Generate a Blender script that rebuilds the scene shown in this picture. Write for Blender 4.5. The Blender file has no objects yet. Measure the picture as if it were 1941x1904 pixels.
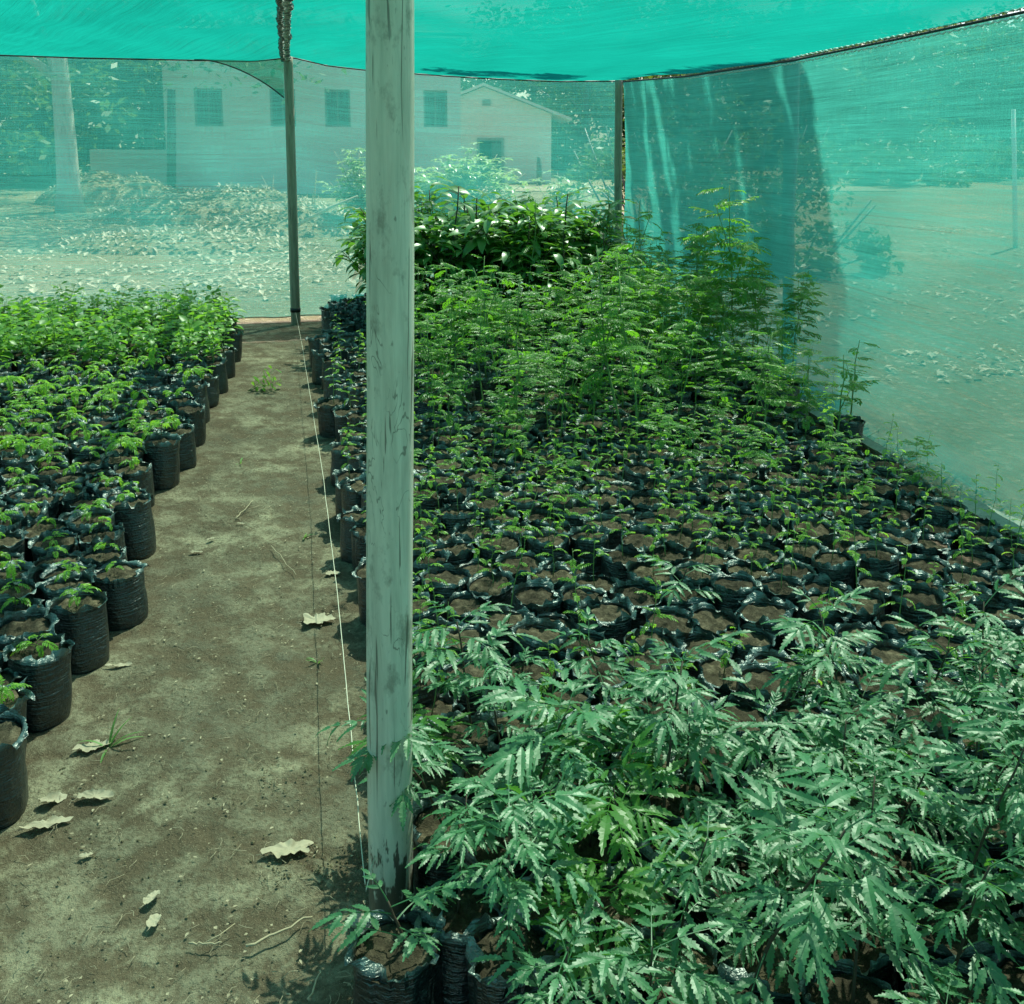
import bpy, math, random
import numpy as np
from mathutils import Vector, Matrix, noise
R = math.radians
PI = math.pi
random.seed(7)
rng = np.random.default_rng(7)
sc = bpy.context.scene
COL = sc.collection

# ------------------------------------------------------------------ camera model
H_CAM, PITCH, FPX, CX, CY = 1.6, R(9.0), 1905.0, 970.5, 567.0
def ray(u, v):
    x, y = (u - CX) / FPX, (v - CY) / FPX          # x right, y down
    d = Vector((x, math.cos(PITCH) - y * math.sin(PITCH), -math.sin(PITCH) - y * math.cos(PITCH)))
    return d
def G(u, v, z=0.0):
    d = ray(u, v); t = (z - H_CAM) / d.z
    return Vector((d.x * t, d.y * t, z))
def on_line(u, v, A, B):
    """point of the ray on the vertical plane through plan line A-B"""
    d = ray(u, v); n = Vector((B[1] - A[1], -(B[0] - A[0])))
    t = (n.x * A[0] + n.y * A[1]) / (n.x * d.x + n.y * d.y)
    return Vector((d.x * t, d.y * t, H_CAM + d.z * t))
def at_depth(u, v, Y):
    d = ray(u, v); t = Y / d.y
    return Vector((d.x * t, Y, H_CAM + d.z * t))
def proj(p):
    q = Vector(p) - Vector((0, 0, H_CAM))
    depth = q.y * math.cos(PITCH) - q.z * math.sin(PITCH)
    up = q.y * math.sin(PITCH) + q.z * math.cos(PITCH)
    if depth < 0.05: return (-9999, -9999)
    return (CX + FPX * q.x / depth, CY - FPX * up / depth)

cam_d = bpy.data.cameras.new("camera"); cam = bpy.data.objects.new("camera", cam_d); COL.objects.link(cam)
cam.location = (0, 0, H_CAM); cam.rotation_euler = (PI / 2 - PITCH, 0, 0)
cam_d.sensor_width = 36; cam_d.lens = 36 * FPX / 1941.0
cam_d.shift_y = (CY - 952.0) / 1941.0
cam_d.clip_start = 0.03; cam_d.clip_end = 1500
sc.camera = cam

# ------------------------------------------------------------------ light
SUN_AZ, SUN_EL = R(33), R(60)          # azimuth to the right of the view
to_sun = Vector((math.sin(SUN_AZ) * math.cos(SUN_EL), math.cos(SUN_AZ) * math.cos(SUN_EL), math.sin(SUN_EL)))
w = bpy.data.worlds.new("World"); sc.world = w; w.use_nodes = True
nt = w.node_tree; bg = nt.nodes["Background"]
sky = nt.nodes.new("ShaderNodeTexSky"); sky.sky_type = 'NISHITA'; sky.sun_disc = False
sky.sun_elevation = SUN_EL; sky.sun_rotation = SUN_AZ; sky.dust_density = 2.0
nt.links.new(sky.outputs[0], bg.inputs[0]); bg.inputs[1].default_value = 0.13
sl = bpy.data.lights.new("sun", 'SUN'); sl.energy = 5.0; sl.angle = R(0.53); sl.color = (1, 0.94, 0.84)
so = bpy.data.objects.new("sun", sl); COL.objects.link(so)
so.rotation_euler = to_sun.to_track_quat('Z', 'Y').to_euler(); so.location = (5, 5, 20)
sc.view_settings.view_transform = 'Standard'; sc.view_settings.look = 'None'
sc.view_settings.exposure = 1.32; sc.view_settings.gamma = 1
sc.cycles.max_bounces = 8; sc.cycles.transparent_max_bounces = 16
sc.cycles.diffuse_bounces = 4; sc.cycles.glossy_bounces = 3; sc.cycles.transmission_bounces = 4
sc.cycles.sample_clamp_indirect = 6
sc.cycles.caustics_reflective = False; sc.cycles.caustics_refractive = False

# ------------------------------------------------------------------ materials
class NT:
    def __init__(s, name):
        s.m = bpy.data.materials.new(name); s.m.use_nodes = True; s.t = s.m.node_tree
        s.t.nodes.clear(); s.out = s.t.nodes.new("ShaderNodeOutputMaterial")
    def n(s, typ, **kw):
        nd = s.t.nodes.new(typ)
        for k, v in kw.items():
            if k.startswith("i_"):
                key = k[2:]
                key = int(key) if key.isdigit() else key
                nd.inputs[key].default_value = v
            else: setattr(nd, k, v)
        return nd
    def l(s, a, b): s.t.links.new(a, b)
    def coords(s, kind='Object', scale=(1, 1, 1), rot=(0, 0, 0)):
        tc = s.n("ShaderNodeTexCoord"); mp = s.n("ShaderNodeMapping")
        mp.inputs['Scale'].default_value = scale; mp.inputs['Rotation'].default_value = rot
        s.l(tc.outputs[kind], mp.inputs[0]); return mp.outputs[0]
    def noise(s, vec, scale, detail=4, rough=0.55, dist=0.0):
        nd = s.n("ShaderNodeTexNoise"); nd.inputs['Scale'].default_value = scale
        nd.inputs['Detail'].default_value = detail; nd.inputs['Roughness'].default_value = rough
        nd.inputs['Distortion'].default_value = dist
        if vec is not None: s.l(vec, nd.inputs['Vector'])
        return nd.outputs[0]
    def ramp(s, fac, stops, interp='LINEAR'):
        nd = s.n("ShaderNodeValToRGB"); cr = nd.color_ramp; cr.interpolation = interp
        while len(cr.elements) > 1: cr.elements.remove(cr.elements[-1])
        for i, (p, c) in enumerate(stops):
            e = cr.elements[0] if i == 0 else cr.elements.new(p)
            e.position = p; e.color = (*c, 1) if len(c) == 3 else c
        s.l(fac, nd.inputs[0]); return nd.outputs[0]
    def mix(s, fac, a, b, mode='MIX'):
        nd = s.n("ShaderNodeMix", data_type='RGBA', blend_type=mode)
        for sock, val in ((0, fac), (6, a), (7, b)):
            if isinstance(val, (int, float)): nd.inputs[sock].default_value = val
            elif isinstance(val, tuple): nd.inputs[sock].default_value = (*val, 1) if len(val) == 3 else val
            else: s.l(val, nd.inputs[sock])
        return nd.outputs[2]
    def math(s, op, a, b=None):
        nd = s.n("ShaderNodeMath", operation=op)
        for i, val in enumerate((a, b)):
            if val is None: continue
            if isinstance(val, (int, float)): nd.inputs[i].default_value = val
            else: s.l(val, nd.inputs[i])
        return nd.outputs[0]
    def bump(s, h, strength=0.5, dist=0.01):
        nd = s.n("ShaderNodeBump"); nd.inputs['Strength'].default_value = strength; nd.inputs['Distance'].default_value = dist
        s.l(h, nd.inputs['Height']); return nd.outputs[0]
    def pbr(s, col, rough=0.8, spec=0.3, normal=None, out=True):
        p = s.n("ShaderNodeBsdfPrincipled")
        if isinstance(col, tuple): p.inputs['Base Color'].default_value = (*col, 1)
        else: s.l(col, p.inputs['Base Color'])
        if isinstance(rough, (int, float)): p.inputs['Roughness'].default_value = rough
        else: s.l(rough, p.inputs['Roughness'])
        p.inputs['Specular IOR Level'].default_value = spec
        if normal is not None: s.l(normal, p.inputs['Normal'])
        if out: s.l(p.outputs[0], s.out.inputs[0])
        return p.outputs[0]

def leaf_mat(name, c1, c2, trans, rough=0.4, spec=0.5, tfac=0.4, under=None, bumpy=0.0):
    s = NT(name)
    geo = s.n("ShaderNodeNewGeometry"); oi = s.n("ShaderNodeObjectInfo")
    f = s.math('MULTIPLY_ADD', geo.outputs['Random Per Island'], 0.7)
    f.node.inputs[2].default_value = 0.0
    g = s.math('MULTIPLY', oi.outputs['Random'], 0.3); f2 = s.math('ADD', f, g)
    col = s.mix(f2, c1, c2)
    nz = s.noise(s.coords('Object'), 60, 2)
    col = s.mix(0.35, col, s.mix(nz, tuple(x * 0.6 for x in c1), tuple(min(1, x * 1.3) for x in c2)))
    tcol = s.mix(f2, trans, tuple(x * 0.75 for x in trans))
    nrm = s.bump(nz, bumpy, 0.002) if bumpy else None
    p = s.pbr(col, rough, spec, nrm, out=False)
    tr = s.n("ShaderNodeBsdfTranslucent"); s.l(tcol, tr.inputs[0])
    mx = s.n("ShaderNodeMixShader"); mx.inputs[0].default_value = tfac
    s.l(p, mx.inputs[1]); s.l(tr.outputs[0], mx.inputs[2]); s.l(mx.outputs[0], s.out.inputs[0])
    return s.m

M = {}
M['neem'] = leaf_mat('neem_leaf', (0.014, 0.075, 0.026), (0.06, 0.2, 0.08), (0.22, 0.62, 0.06), 0.48, 0.75, 0.22, bumpy=0.35)
M['neem_young'] = leaf_mat('neem_young_leaf', (0.03, 0.12, 0.02), (0.08, 0.22, 0.035), (0.2, 0.5, 0.03), 0.4, 0.5, 0.4)
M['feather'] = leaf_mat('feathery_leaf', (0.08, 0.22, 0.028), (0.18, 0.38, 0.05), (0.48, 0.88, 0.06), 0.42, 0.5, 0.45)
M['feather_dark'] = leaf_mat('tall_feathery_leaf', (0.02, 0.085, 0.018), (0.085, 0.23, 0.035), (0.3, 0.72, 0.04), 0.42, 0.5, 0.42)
M['broad'] = leaf_mat('broad_leaf', (0.06, 0.18, 0.028), (0.15, 0.32, 0.045), (0.34, 0.68, 0.05), 0.4, 0.5, 0.42)
M['mango'] = leaf_mat('mango_leaf', (0.035, 0.12, 0.035), (0.1, 0.26, 0.06), (0.26, 0.6, 0.05), 0.36, 0.8, 0.3)
M['tree'] = leaf_mat('tree_leaf', (0.035, 0.08, 0.02), (0.09, 0.15, 0.035), (0.14, 0.24, 0.03), 0.5, 0.4, 0.3)
M['bush'] = leaf_mat('bush_leaf', (0.2, 0.32, 0.14), (0.4, 0.5, 0.3), (0.45, 0.65, 0.2), 0.35, 0.9, 0.4)
M['dry'] = leaf_mat('dry_leaf', (0.3, 0.24, 0.15), (0.62, 0.55, 0.4), (0.4, 0.32, 0.18), 0.6, 0.3, 0.12, bumpy=0.6)
M['dry_path'] = leaf_mat('brittle_leaf', (0.24, 0.2, 0.13), (0.46, 0.41, 0.3), (0.35, 0.28, 0.16), 0.65, 0.25, 0.12, bumpy=0.8)
M['debris'] = leaf_mat('dry_debris', (0.16, 0.13, 0.08), (0.42, 0.36, 0.25), (0.3, 0.24, 0.12), 0.7, 0.2, 0.05)
M['grass'] = leaf_mat('grass_blade', (0.09, 0.2, 0.05), (0.15, 0.3, 0.08), (0.3, 0.5, 0.1), 0.45, 0.4, 0.35)

def mat_bag():
    s = NT('black_plastic')
    oc = s.coords('Object')
    st = s.coords('Object', (14, 14, 150))
    a = s.noise(st, 1.0, 3); b = s.noise(oc, 45, 4, 0.6); c = s.noise(oc, 240, 2)
    h = s.math('ADD', s.math('MULTIPLY', a, 0.8), s.math('ADD', b, s.math('MULTIPLY', c, 0.12)))
    dust = s.ramp(s.noise(oc, 16, 5, 0.65), [(0.52, (0, 0, 0)), (0.78, (1, 1, 1))])
    col = s.mix(s.math('MULTIPLY', dust, 0.05), (0.006, 0.014, 0.015), (0.08, 0.085, 0.07))
    sz = s.n('ShaderNodeSeparateXYZ'); s.l(s.coords('Object'), sz.inputs[0])      # paler collar: sun sheen on the rim painted into the colour
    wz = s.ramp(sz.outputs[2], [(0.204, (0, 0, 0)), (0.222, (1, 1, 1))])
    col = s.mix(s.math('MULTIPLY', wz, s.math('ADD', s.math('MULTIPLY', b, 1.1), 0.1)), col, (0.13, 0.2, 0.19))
    scr = s.ramp(s.noise(s.coords('Object', (9, 9, 210)), 1.5, 2, 0.5), [(0.66, (0, 0, 0)), (0.72, (1, 1, 1))])
    col = s.mix(s.math('MULTIPLY', scr, 0.55), col, (0.11, 0.14, 0.13))
    rough = s.math('ADD', s.math('MULTIPLY', dust, 0.15), 0.3)
    p = s.pbr(col, rough, 0.8, s.bump(h, 1.0, 0.007)).node; p.inputs['IOR'].default_value = 1.55; return s.m
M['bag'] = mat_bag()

def mat_soil(name, dark, mid, light, sc_=1.0, d=0.008):
    s = NT(name); oc = s.coords('Object')
    oi = s.n("ShaderNodeObjectInfo")
    n1 = s.noise(oc, 35 * sc_, 6, 0.7); n2 = s.noise(oc, 9 * sc_, 3); n3 = s.noise(oc, 260 * sc_, 2)
    col = s.ramp(n1, [(0.3, dark), (0.5, mid), (0.72, light)])
    col = s.mix(s.math('MULTIPLY', n2, 0.5), col, mid)
    k = s.ramp(oi.outputs['Random'], [(0, (0.62, 0.6, 0.58)), (1, (1.3, 1.25, 1.15))])
    col = s.mix(1.0, col, k, 'MULTIPLY')
    h = s.math('ADD', n1, s.math('MULTIPLY', n3, 0.4))
    s.pbr(col, 0.95, 0.12, s.bump(h, 1.0, d)); return s.m
M['soil'] = mat_soil('potting_soil', (0.016, 0.014, 0.01), (0.058, 0.05, 0.035), (0.18, 0.155, 0.11))
M['crumb'] = mat_soil('crumb_soil', (0.07, 0.06, 0.04), (0.14, 0.125, 0.08), (0.22, 0.2, 0.13))
M['bank'] = mat_soil('earth_bank_soil', (0.09, 0.07, 0.045), (0.2, 0.16, 0.1), (0.36, 0.3, 0.2), 0.5, 0.03)
M['clod'] = mat_soil('soil_clod', (0.04, 0.03, 0.02), (0.09, 0.066, 0.042), (0.16, 0.12, 0.08))

def mat_path():
    s = NT('trodden_dirt'); oc = s.coords('Object')
    big = s.noise(oc, 1.6, 4, 0.6, 0.4); med = s.noise(oc, 9, 5, 0.65); fine = s.noise(oc, 70, 5, 0.7); grit = s.noise(oc, 330, 2, 0.6)
    col = s.ramp(big, [(0.35, (0.11, 0.105, 0.075)), (0.5, (0.185, 0.172, 0.118)), (0.63, (0.28, 0.26, 0.175))])
    col = s.mix(s.ramp(s.noise(oc, 4.5, 6, 0.75), [(0.4, (1, 1, 1)), (0.57, (0, 0, 0))]), col, (0.085, 0.072, 0.048))
    col = s.mix(s.ramp(med, [(0.38, (0.8, 0.8, 0.8)), (0.55, (0, 0, 0))]), col, (0.11, 0.085, 0.055))
    col = s.mix(s.ramp(fine, [(0.35, (0.8, 0.8, 0.8)), (0.52, (0, 0, 0))]), col, (0.085, 0.066, 0.042))
    col = s.mix(s.ramp(grit, [(0.62, (0, 0, 0)), (0.74, (0.7, 0.7, 0.7))]), col, (0.42, 0.36, 0.25))
    vo = s.n("ShaderNodeTexVoronoi"); s.l(oc, vo.inputs['Vector']); vo.inputs['Scale'].default_value = 95
    speck = s.ramp(vo.outputs['Distance'], [(0.05, (1, 1, 1)), (0.11, (0, 0, 0))])
    col = s.mix(s.math('MULTIPLY', speck, 0.35), col, (0.5, 0.45, 0.33))
    h = s.math('ADD', s.math('MULTIPLY', med, 1.2), s.math('ADD', s.math('MULTIPLY', fine, 0.8), s.math('MULTIPLY', grit, 0.25)))
    s.pbr(col, 0.95, 0.1, s.bump(h, 0.9, 0.018)); return s.m
M['path'] = mat_path()

def mat_ground():
    s = NT('dry_ground'); oc = s.coords('Object')
    big = s.noise(oc, 0.22, 4, 0.6); med = s.noise(oc, 2.2, 6, 0.7); fine = s.noise(oc, 14, 5, 0.75)
    col = s.ramp(big, [(0.35, (0.15, 0.14, 0.08)), (0.5, (0.24, 0.21, 0.13)), (0.65, (0.36, 0.31, 0.2))])
    col = s.mix(s.ramp(med, [(0.42, (0.65, 0.65, 0.65)), (0.6, (0, 0, 0))]), col, (0.2, 0.18, 0.09))
    col = s.mix(s.ramp(fine, [(0.55, (0, 0, 0)), (0.68, (0.8, 0.8, 0.8))]), col, (0.62, 0.56, 0.42))
    col = s.mix(s.ramp(fine, [(0.3, (0.8, 0.8, 0.8)), (0.45, (0, 0, 0))]), col, (0.14, 0.12, 0.065))
    s.pbr(col, 0.95, 0.1, s.bump(s.math('ADD', med, fine), 1.0, 0.08)); return s.m
M['ground'] = mat_ground()
M['sandtrack'] = mat_soil('sandy_track', (0.4, 0.34, 0.24), (0.5, 0.43, 0.31), (0.58, 0.5, 0.38), 0.05, 0.03)

def mat_wood(name, c_dark, c_light, zscale=0.6, cracks=0.7, stain=(0.1, 0.085, 0.06), foot=False):
    s = NT(name)
    st = s.coords('Object', (1, 1, zscale * 0.12)); oc = s.coords('Object', (1, 1, 0.35))
    g = s.noise(st, 55, 5, 0.65, 0.6); g2 = s.noise(s.coords('Object', (1, 1, 0.035)), 70, 2, 0.5, 1.2)
    col = s.ramp(g, [(0.3, c_dark), (0.6, c_light)])
    bl = s.noise(oc, 7, 5, 0.65)
    col = s.mix(s.ramp(bl, [(0.54, (0, 0, 0)), (0.8, (0.5, 0.5, 0.5))]), col, stain)
    cr = s.ramp(g2, [(0.33, (1, 1, 1)), (0.35, (0, 0, 0))])
    col = s.mix(s.math('MULTIPLY', cr, cracks), col, (0.045, 0.038, 0.028))
    if foot:       # dark remains of bark and dirt round the foot and a smudged patch near the top
        sz = s.n('ShaderNodeSeparateXYZ'); s.l(s.coords('Object'), sz.inputs[0])
        fz = s.ramp(s.math('ADD', sz.outputs[2], s.math('MULTIPLY', s.noise(s.coords('Object', (1, 1, 0.25)), 40, 4, 0.7), 0.55)), [(0.42, (0.9, 0.9, 0.9)), (0.45, (0, 0, 0))])
        col = s.mix(fz, col, (0.05, 0.04, 0.028))
        bl2 = s.ramp(s.noise(s.coords('Object', (1, 1, 0.5)), 17, 5, 0.7), [(0.55, (0, 0, 0)), (0.66, (0.55, 0.55, 0.55))])
        col = s.mix(bl2, col, (0.12, 0.11, 0.085))
    sp = s.ramp(s.noise(oc, 75, 3, 0.6), [(0.68, (0, 0, 0)), (0.74, (1, 1, 1))])
    col = s.mix(s.math('MULTIPLY', sp, 0.55), col, (0.06, 0.05, 0.035))
    n3 = s.noise(s.coords('Object', (1, 1, 0.3)), 26, 3, 0.55, 0.5); line = s.math('ABSOLUTE', s.math('SUBTRACT', n3, 0.5))
    mk = s.ramp(s.noise(oc, 15, 2), [(0.5, (0, 0, 0)), (0.6, (1, 1, 1))]); ln = s.math('MULTIPLY', s.ramp(line, [(0.004, (1, 1, 1)), (0.009, (0, 0, 0))]), mk)
    col = s.mix(s.math('MULTIPLY', ln, 0.6), col, (0.05, 0.043, 0.032))
    h = s.math('SUBTRACT', g, s.math('MULTIPLY', cr, 1.0))
    s.pbr(col, 0.36, 0.5, s.bump(h, 0.45, 0.003)); return s.m
M['post'] = mat_wood('peeled_pole_wood', (0.46, 0.44, 0.37), (0.64, 0.6, 0.51), stain=(0.09, 0.085, 0.065), foot=True)
M['post_far'] = mat_wood('weathered_pole_wood', (0.2, 0.16, 0.12), (0.33, 0.27, 0.2))
M['plank'] = mat_wood('weathered_plank_wood', (0.26, 0.22, 0.17), (0.42, 0.37, 0.29))
M['bark'] = mat_wood('tree_bark', (0.34, 0.3, 0.24), (0.55, 0.5, 0.42))
M['bark_dark'] = mat_wood('dark_bark', (0.05, 0.045, 0.04), (0.12, 0.1, 0.08))
def mat_plain(name, c, rough=0.7, spec=0.3, var=0.25, scale=20):
    s = NT(name); nz = s.noise(s.coords('Object'), scale, 5, 0.6)
    col = s.mix(nz, tuple(x * (1 - var) for x in c), tuple(min(1, x * (1 + var)) for x in c))
    s.pbr(col, rough, spec, s.bump(nz, 0.3, 0.003)); return s.m
M['stem_dark'] = mat_plain('dark_stem', (0.07, 0.05, 0.035))
M['stem_green'] = mat_plain('green_stem', (0.14, 0.24, 0.08))
M['dead_stem'] = mat_plain('dry_stalk', (0.42, 0.35, 0.24))
M['twig'] = mat_plain('twig_wood', (0.36, 0.3, 0.2))
M['string'] = mat_plain('sisal_string', (0.55, 0.52, 0.42), 0.8, 0.2, 0.3, 300)
M['plaster'] = mat_plain('pale_plaster', (0.6, 0.58, 0.53), 0.9, 0.1, 0.12, 1.2)
M['brick'] = mat_plain('pale_brick_wall', (0.62, 0.57, 0.5), 0.9, 0.1, 0.2, 6)
M['roofsheet'] = mat_plain('roof_sheet', (0.5, 0.47, 0.42), 0.6, 0.3, 0.2, 3)
M['dark_open'] = mat_plain('dark_window', (0.045, 0.05, 0.05), 0.4, 0.5)
M['frame'] = mat_plain('window_frame', (0.2, 0.2, 0.18))
M['paint_white'] = mat_plain('white_paint', (0.75, 0.75, 0.72), 0.5, 0.4, 0.1)
M['rope_dark'] = mat_plain('black_rope', (0.015, 0.015, 0.018), 0.5, 0.4)
M['rope_white'] = mat_plain('white_cord', (0.75, 0.76, 0.74), 0.6, 0.3)
M['sack'] = mat_plain('dark_sack', (0.06, 0.05, 0.045), 0.9, 0.2, 0.5, 40)
M['stone'] = mat_plain('stone', (0.3, 0.27, 0.22), 0.9, 0.2, 0.35, 30)

def mat_net(name, fac, thread, trans, hole=(1, 1, 1), tmix=0.6, amp=0.16, glossy=0.0):
    """woven shade cloth: share FAC of green thread that lets light glow through, the rest open holes. UV in metres."""
    s = NT(name)
    uv = s.n("ShaderNodeTexCoord").outputs['UV']
    def mp(scale):
        m = s.n("ShaderNodeMapping"); m.inputs['Scale'].default_value = scale; s.l(uv, m.inputs[0]); return m.outputs[0]
    st1 = s.noise(mp((0.5, 26, 1)), 1.0, 4, 0.6, 0.15)         # long streaks along the cloth
    st2 = s.noise(mp((3.0, 170, 1)), 1.0, 3, 0.6)
    st3 = s.noise(mp((170, 6, 1)), 1.0, 2, 0.5)
    big = s.noise(mp((0.8, 1.3, 1)), 1.0, 3, 0.5)
    weave = s.noise(mp((150, 150, 1)), 1.0, 2, 0.8)
    v = s.math('ADD', s.math('MULTIPLY', st1, 0.65), s.math('MULTIPLY', st2, 0.85))
    v = s.math('ADD', v, s.math('MULTIPLY', st3, 0.35)); v = s.math('ADD', v, s.math('MULTIPLY', big, 0.55)); v = s.math('ADD', v, s.math('MULTIPLY', weave, 1.1))
    v = s.math('SUBTRACT', v, 1.75)
    f = s.math('ADD', s.math('MULTIPLY', v, amp * 2.0), fac)
    f.node.use_clamp = True
    # dark drawn threads
    dk = s.ramp(s.noise(mp((0.35, 60, 1)), 1.0, 2, 0.5, 0.3), [(0.66, (0, 0, 0)), (0.72, (1, 1, 1))])
    th = s.mix(s.math('MULTIPLY', dk, 0.4), thread, tuple(x * 0.35 for x in thread))
    tc = s.mix(s.math('MULTIPLY', dk, 0.4), trans, tuple(x * 0.4 for x in trans))
    gl = s.ramp(v, [(0.0, (0.62, 0.62, 0.62)), (0.25, (1.35, 1.35, 1.35))]); gl.node.color_ramp.elements[0].position = 0.0
    vv = s.math('ADD', s.math('MULTIPLY', v, 1.1), 0.5); s.l(vv, gl.node.inputs[0]); gl.node.color_ramp.elements[1].position = 1.0
    tc = s.mix(1.0, tc, gl, 'MULTIPLY'); th = s.mix(1.0, th, gl, 'MULTIPLY')
    df = s.n("ShaderNodeBsdfDiffuse"); s.l(th, df.inputs[0])
    tr = s.n("ShaderNodeBsdfTranslucent"); s.l(tc, tr.inputs[0])
    m1 = s.n("ShaderNodeMixShader"); m1.inputs[0].default_value = tmix
    s.l(df.outputs[0], m1.inputs[1]); s.l(tr.outputs[0], m1.inputs[2])
    sp = s.ramp(s.noise(mp((240, 240, 1)), 1.0, 1, 0.5), [(0.7, (0, 0, 0)), (0.76, (1, 1, 1))])   # torn pin holes
    f = s.math('MULTIPLY', f, s.math('SUBTRACT', 1.0, s.math('MULTIPLY', sp, 0.55)))
    lw = s.n("ShaderNodeLayerWeight"); lw.inputs[0].default_value = 0.5      # threads overlap more the more slantwise light crosses the mesh
    cosv = s.math('MAXIMUM', s.math('SUBTRACT', 1.0, lw.outputs['Facing']), 0.06)
    f = s.math('SUBTRACT', 1.0, s.math('POWER', s.math('MAXIMUM', s.math('SUBTRACT', 1.0, f), 0.02), s.math('DIVIDE', 1.0, cosv)))
    tp = s.n("ShaderNodeBsdfTransparent"); tp.inputs[0].default_value = (*hole, 1)
    m2 = s.n("ShaderNodeMixShader"); s.l(f, m2.inputs[0])
    s.l(tp.outputs[0], m2.inputs[1]); s.l(m1.outputs[0], m2.inputs[2]); s.l(m2.outputs[0], s.out.inputs[0])
    return s.m
M['net_roof'] = mat_net('green_shade_cloth_roof', 0.46, (0.012, 0.2, 0.155), (0.003, 0.175, 0.128), (0.76, 0.96, 0.82), 0.7, 0.22)
M['net_wall'] = mat_net('green_shade_cloth_far', 0.53, (0.07, 0.42, 0.35), (0.06, 0.4, 0.33), (0.8, 0.95, 0.86), 0.55, 0.12)
M['net_side'] = mat_net('green_shade_cloth_side', 0.57, (0.05, 0.36, 0.28), (0.045, 0.34, 0.265), (0.7, 0.9, 0.78), 0.55, 0.22)

# ------------------------------------------------------------------ mesh helpers
def link(name, mesh, parent=None, loc=None):
    o = bpy.data.objects.new(name, mesh); COL.objects.link(o)
    if parent is not None: o.parent = parent
    if loc is not None: o.location = loc
    return o
def tag(o, label=None, cat=None, group=None, kind=None):
    if label: o['label'] = label
    if cat: o['category'] = cat
    if group: o['group'] = group
    if kind: o['kind'] = kind
    return o
def thing(name, label, cat, loc=(0, 0, 0), group=None):
    o = bpy.data.objects.new(name, None); COL.objects.link(o); o.location = loc
    o.empty_display_size = 0.05
    return tag(o, label, cat, group)
class MB:
    def __init__(s): s.v = []; s.f = []; s.uv = None
    def add(s, verts, faces):
        b = len(s.v); s.v.extend([tuple(p) for p in verts]); s.f.extend([tuple(i + b for i in f) for f in faces])
    def mesh(s, name, mat, smooth=True):
        me = bpy.data.meshes.new(name); me.from_pydata(s.v, [], s.f); me.update()
        if smooth: me.polygons.foreach_set("use_smooth", [True] * len(me.polygons))
        me.materials.append(mat); return me
    def build(s, name, mat, parent=None, smooth=True, loc=None):
        return link(name, s.mesh(name, mat, smooth), parent, loc)
    def tube(s, pts, rad, seg=6, cap=True):
        pts = [Vector(p) for p in pts]; n = len(pts)
        if isinstance(rad, (int, float)): rad = [rad] * n
        vs = []; ref = Vector((0.13, 0.31, 0.94))
        for i, p in enumerate(pts):
            d = (pts[min(i + 1, n - 1)] - pts[max(i - 1, 0)])
            if d.length < 1e-9: d = Vector((0, 0, 1))
            d.normalize()
            a = d.cross(ref)
            if a.length < 0.1: a = d.cross(Vector((1, 0, 0)))
            a.normalize(); b = d.cross(a)
            for k in range(seg):
                t = 2 * PI * k / seg
                vs.append(p + a * (math.cos(t) * rad[i]) + b * (math.sin(t) * rad[i]))
        fs = []
        for i in range(n - 1):
            for k in range(seg):
                fs.append((i * seg + k, i * seg + (k + 1) % seg, (i + 1) * seg + (k + 1) % seg, (i + 1) * seg + k))
        if cap:
            fs.append(tuple(range(seg))[::-1]); fs.append(tuple((n - 1) * seg + k for k in range(seg)))
        s.add(vs, fs)
    def box(s, c, size, rot=None):
        x, y, z = [q / 2 for q in size]; c = Vector(c)
        vs = [Vector((i * x, j * y, k * z)) for i in (-1, 1) for j in (-1, 1) for k in (-1, 1)]
        if rot is not None: vs = [rot @ q for q in vs]
        s.add([q + c for q in vs], [(0, 1, 3, 2), (4, 6, 7, 5), (0, 4, 5, 1), (2, 3, 7, 6), (0, 2, 6, 4), (1, 5, 7, 3)])

UP = Vector((0, 0, 1))
def perp_frame(d, n=UP):
    d = d.normalized(); side = d.cross(n)
    if side.length < 1e-3: side = d.cross(Vector((1, 0, 0)))
    side.normalize(); return d, side, side.cross(d).normalized()
def blade(mb, p, d, n, L, W, bend=0.5, fold=0.25, k=4, serr=0.0, peak=0.4, wav=0.0, tw=0.0):
    """one leaf: a folded, bending strip; serr gives a saw-toothed edge"""
    d, side, nn = perp_frame(d, n)
    if tw: 
        q = Matrix.Rotation(tw, 3, d); side = q @ side; nn = q @ nn
    vs = []; cur = Vector(p); step = L / k
    for i in range(k + 1):
        t = i / k
        wv = W * (math.sin(PI * min(1, t ** (math.log(0.5) / math.log(peak)))) ** 0.8 if 0 < t < 1 else 0.02)
        back = 0.0
        if serr and 0 < i < k:
            if i % 2: wv *= 1 + serr
            else: wv *= 1 - serr; back = -step * 0.25
        ang = bend * t
        dd = d * math.cos(ang) - nn * math.sin(ang); n2 = nn * math.cos(ang) + d * math.sin(ang)
        wz = math.sin(t * 9 + L * 300) * wav * W
        vs += [cur - side * wv + n2 * (fold * wv + wz) + dd * (step * 0.35 * (serr > 0) * (i % 2)) + dd * back, cur, cur + side * wv + n2 * (fold * wv - wz) + dd * (step * 0.35 * (serr > 0) * (i % 2)) + dd * back]
        cur = cur + dd * step
    fs = []
    for i in range(k):
        a = i * 3
        fs += [(a, a + 1, a + 4, a + 3), (a + 1, a + 2, a + 5, a + 4)]
    mb.add(vs, fs)
def leaflet(mb, p, d, n, L, W):
    """small leaflet: four-point diamond with a fold"""
    d, side, nn = perp_frame(d, n)
    p = Vector(p)
    mb.add([p, p + d * L * 0.5 - side * W + nn * W * 0.3, p + d * L - nn * L * 0.12, p + d * L * 0.5 + side * W + nn * W * 0.3], [(0, 1, 2, 3)])
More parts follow.
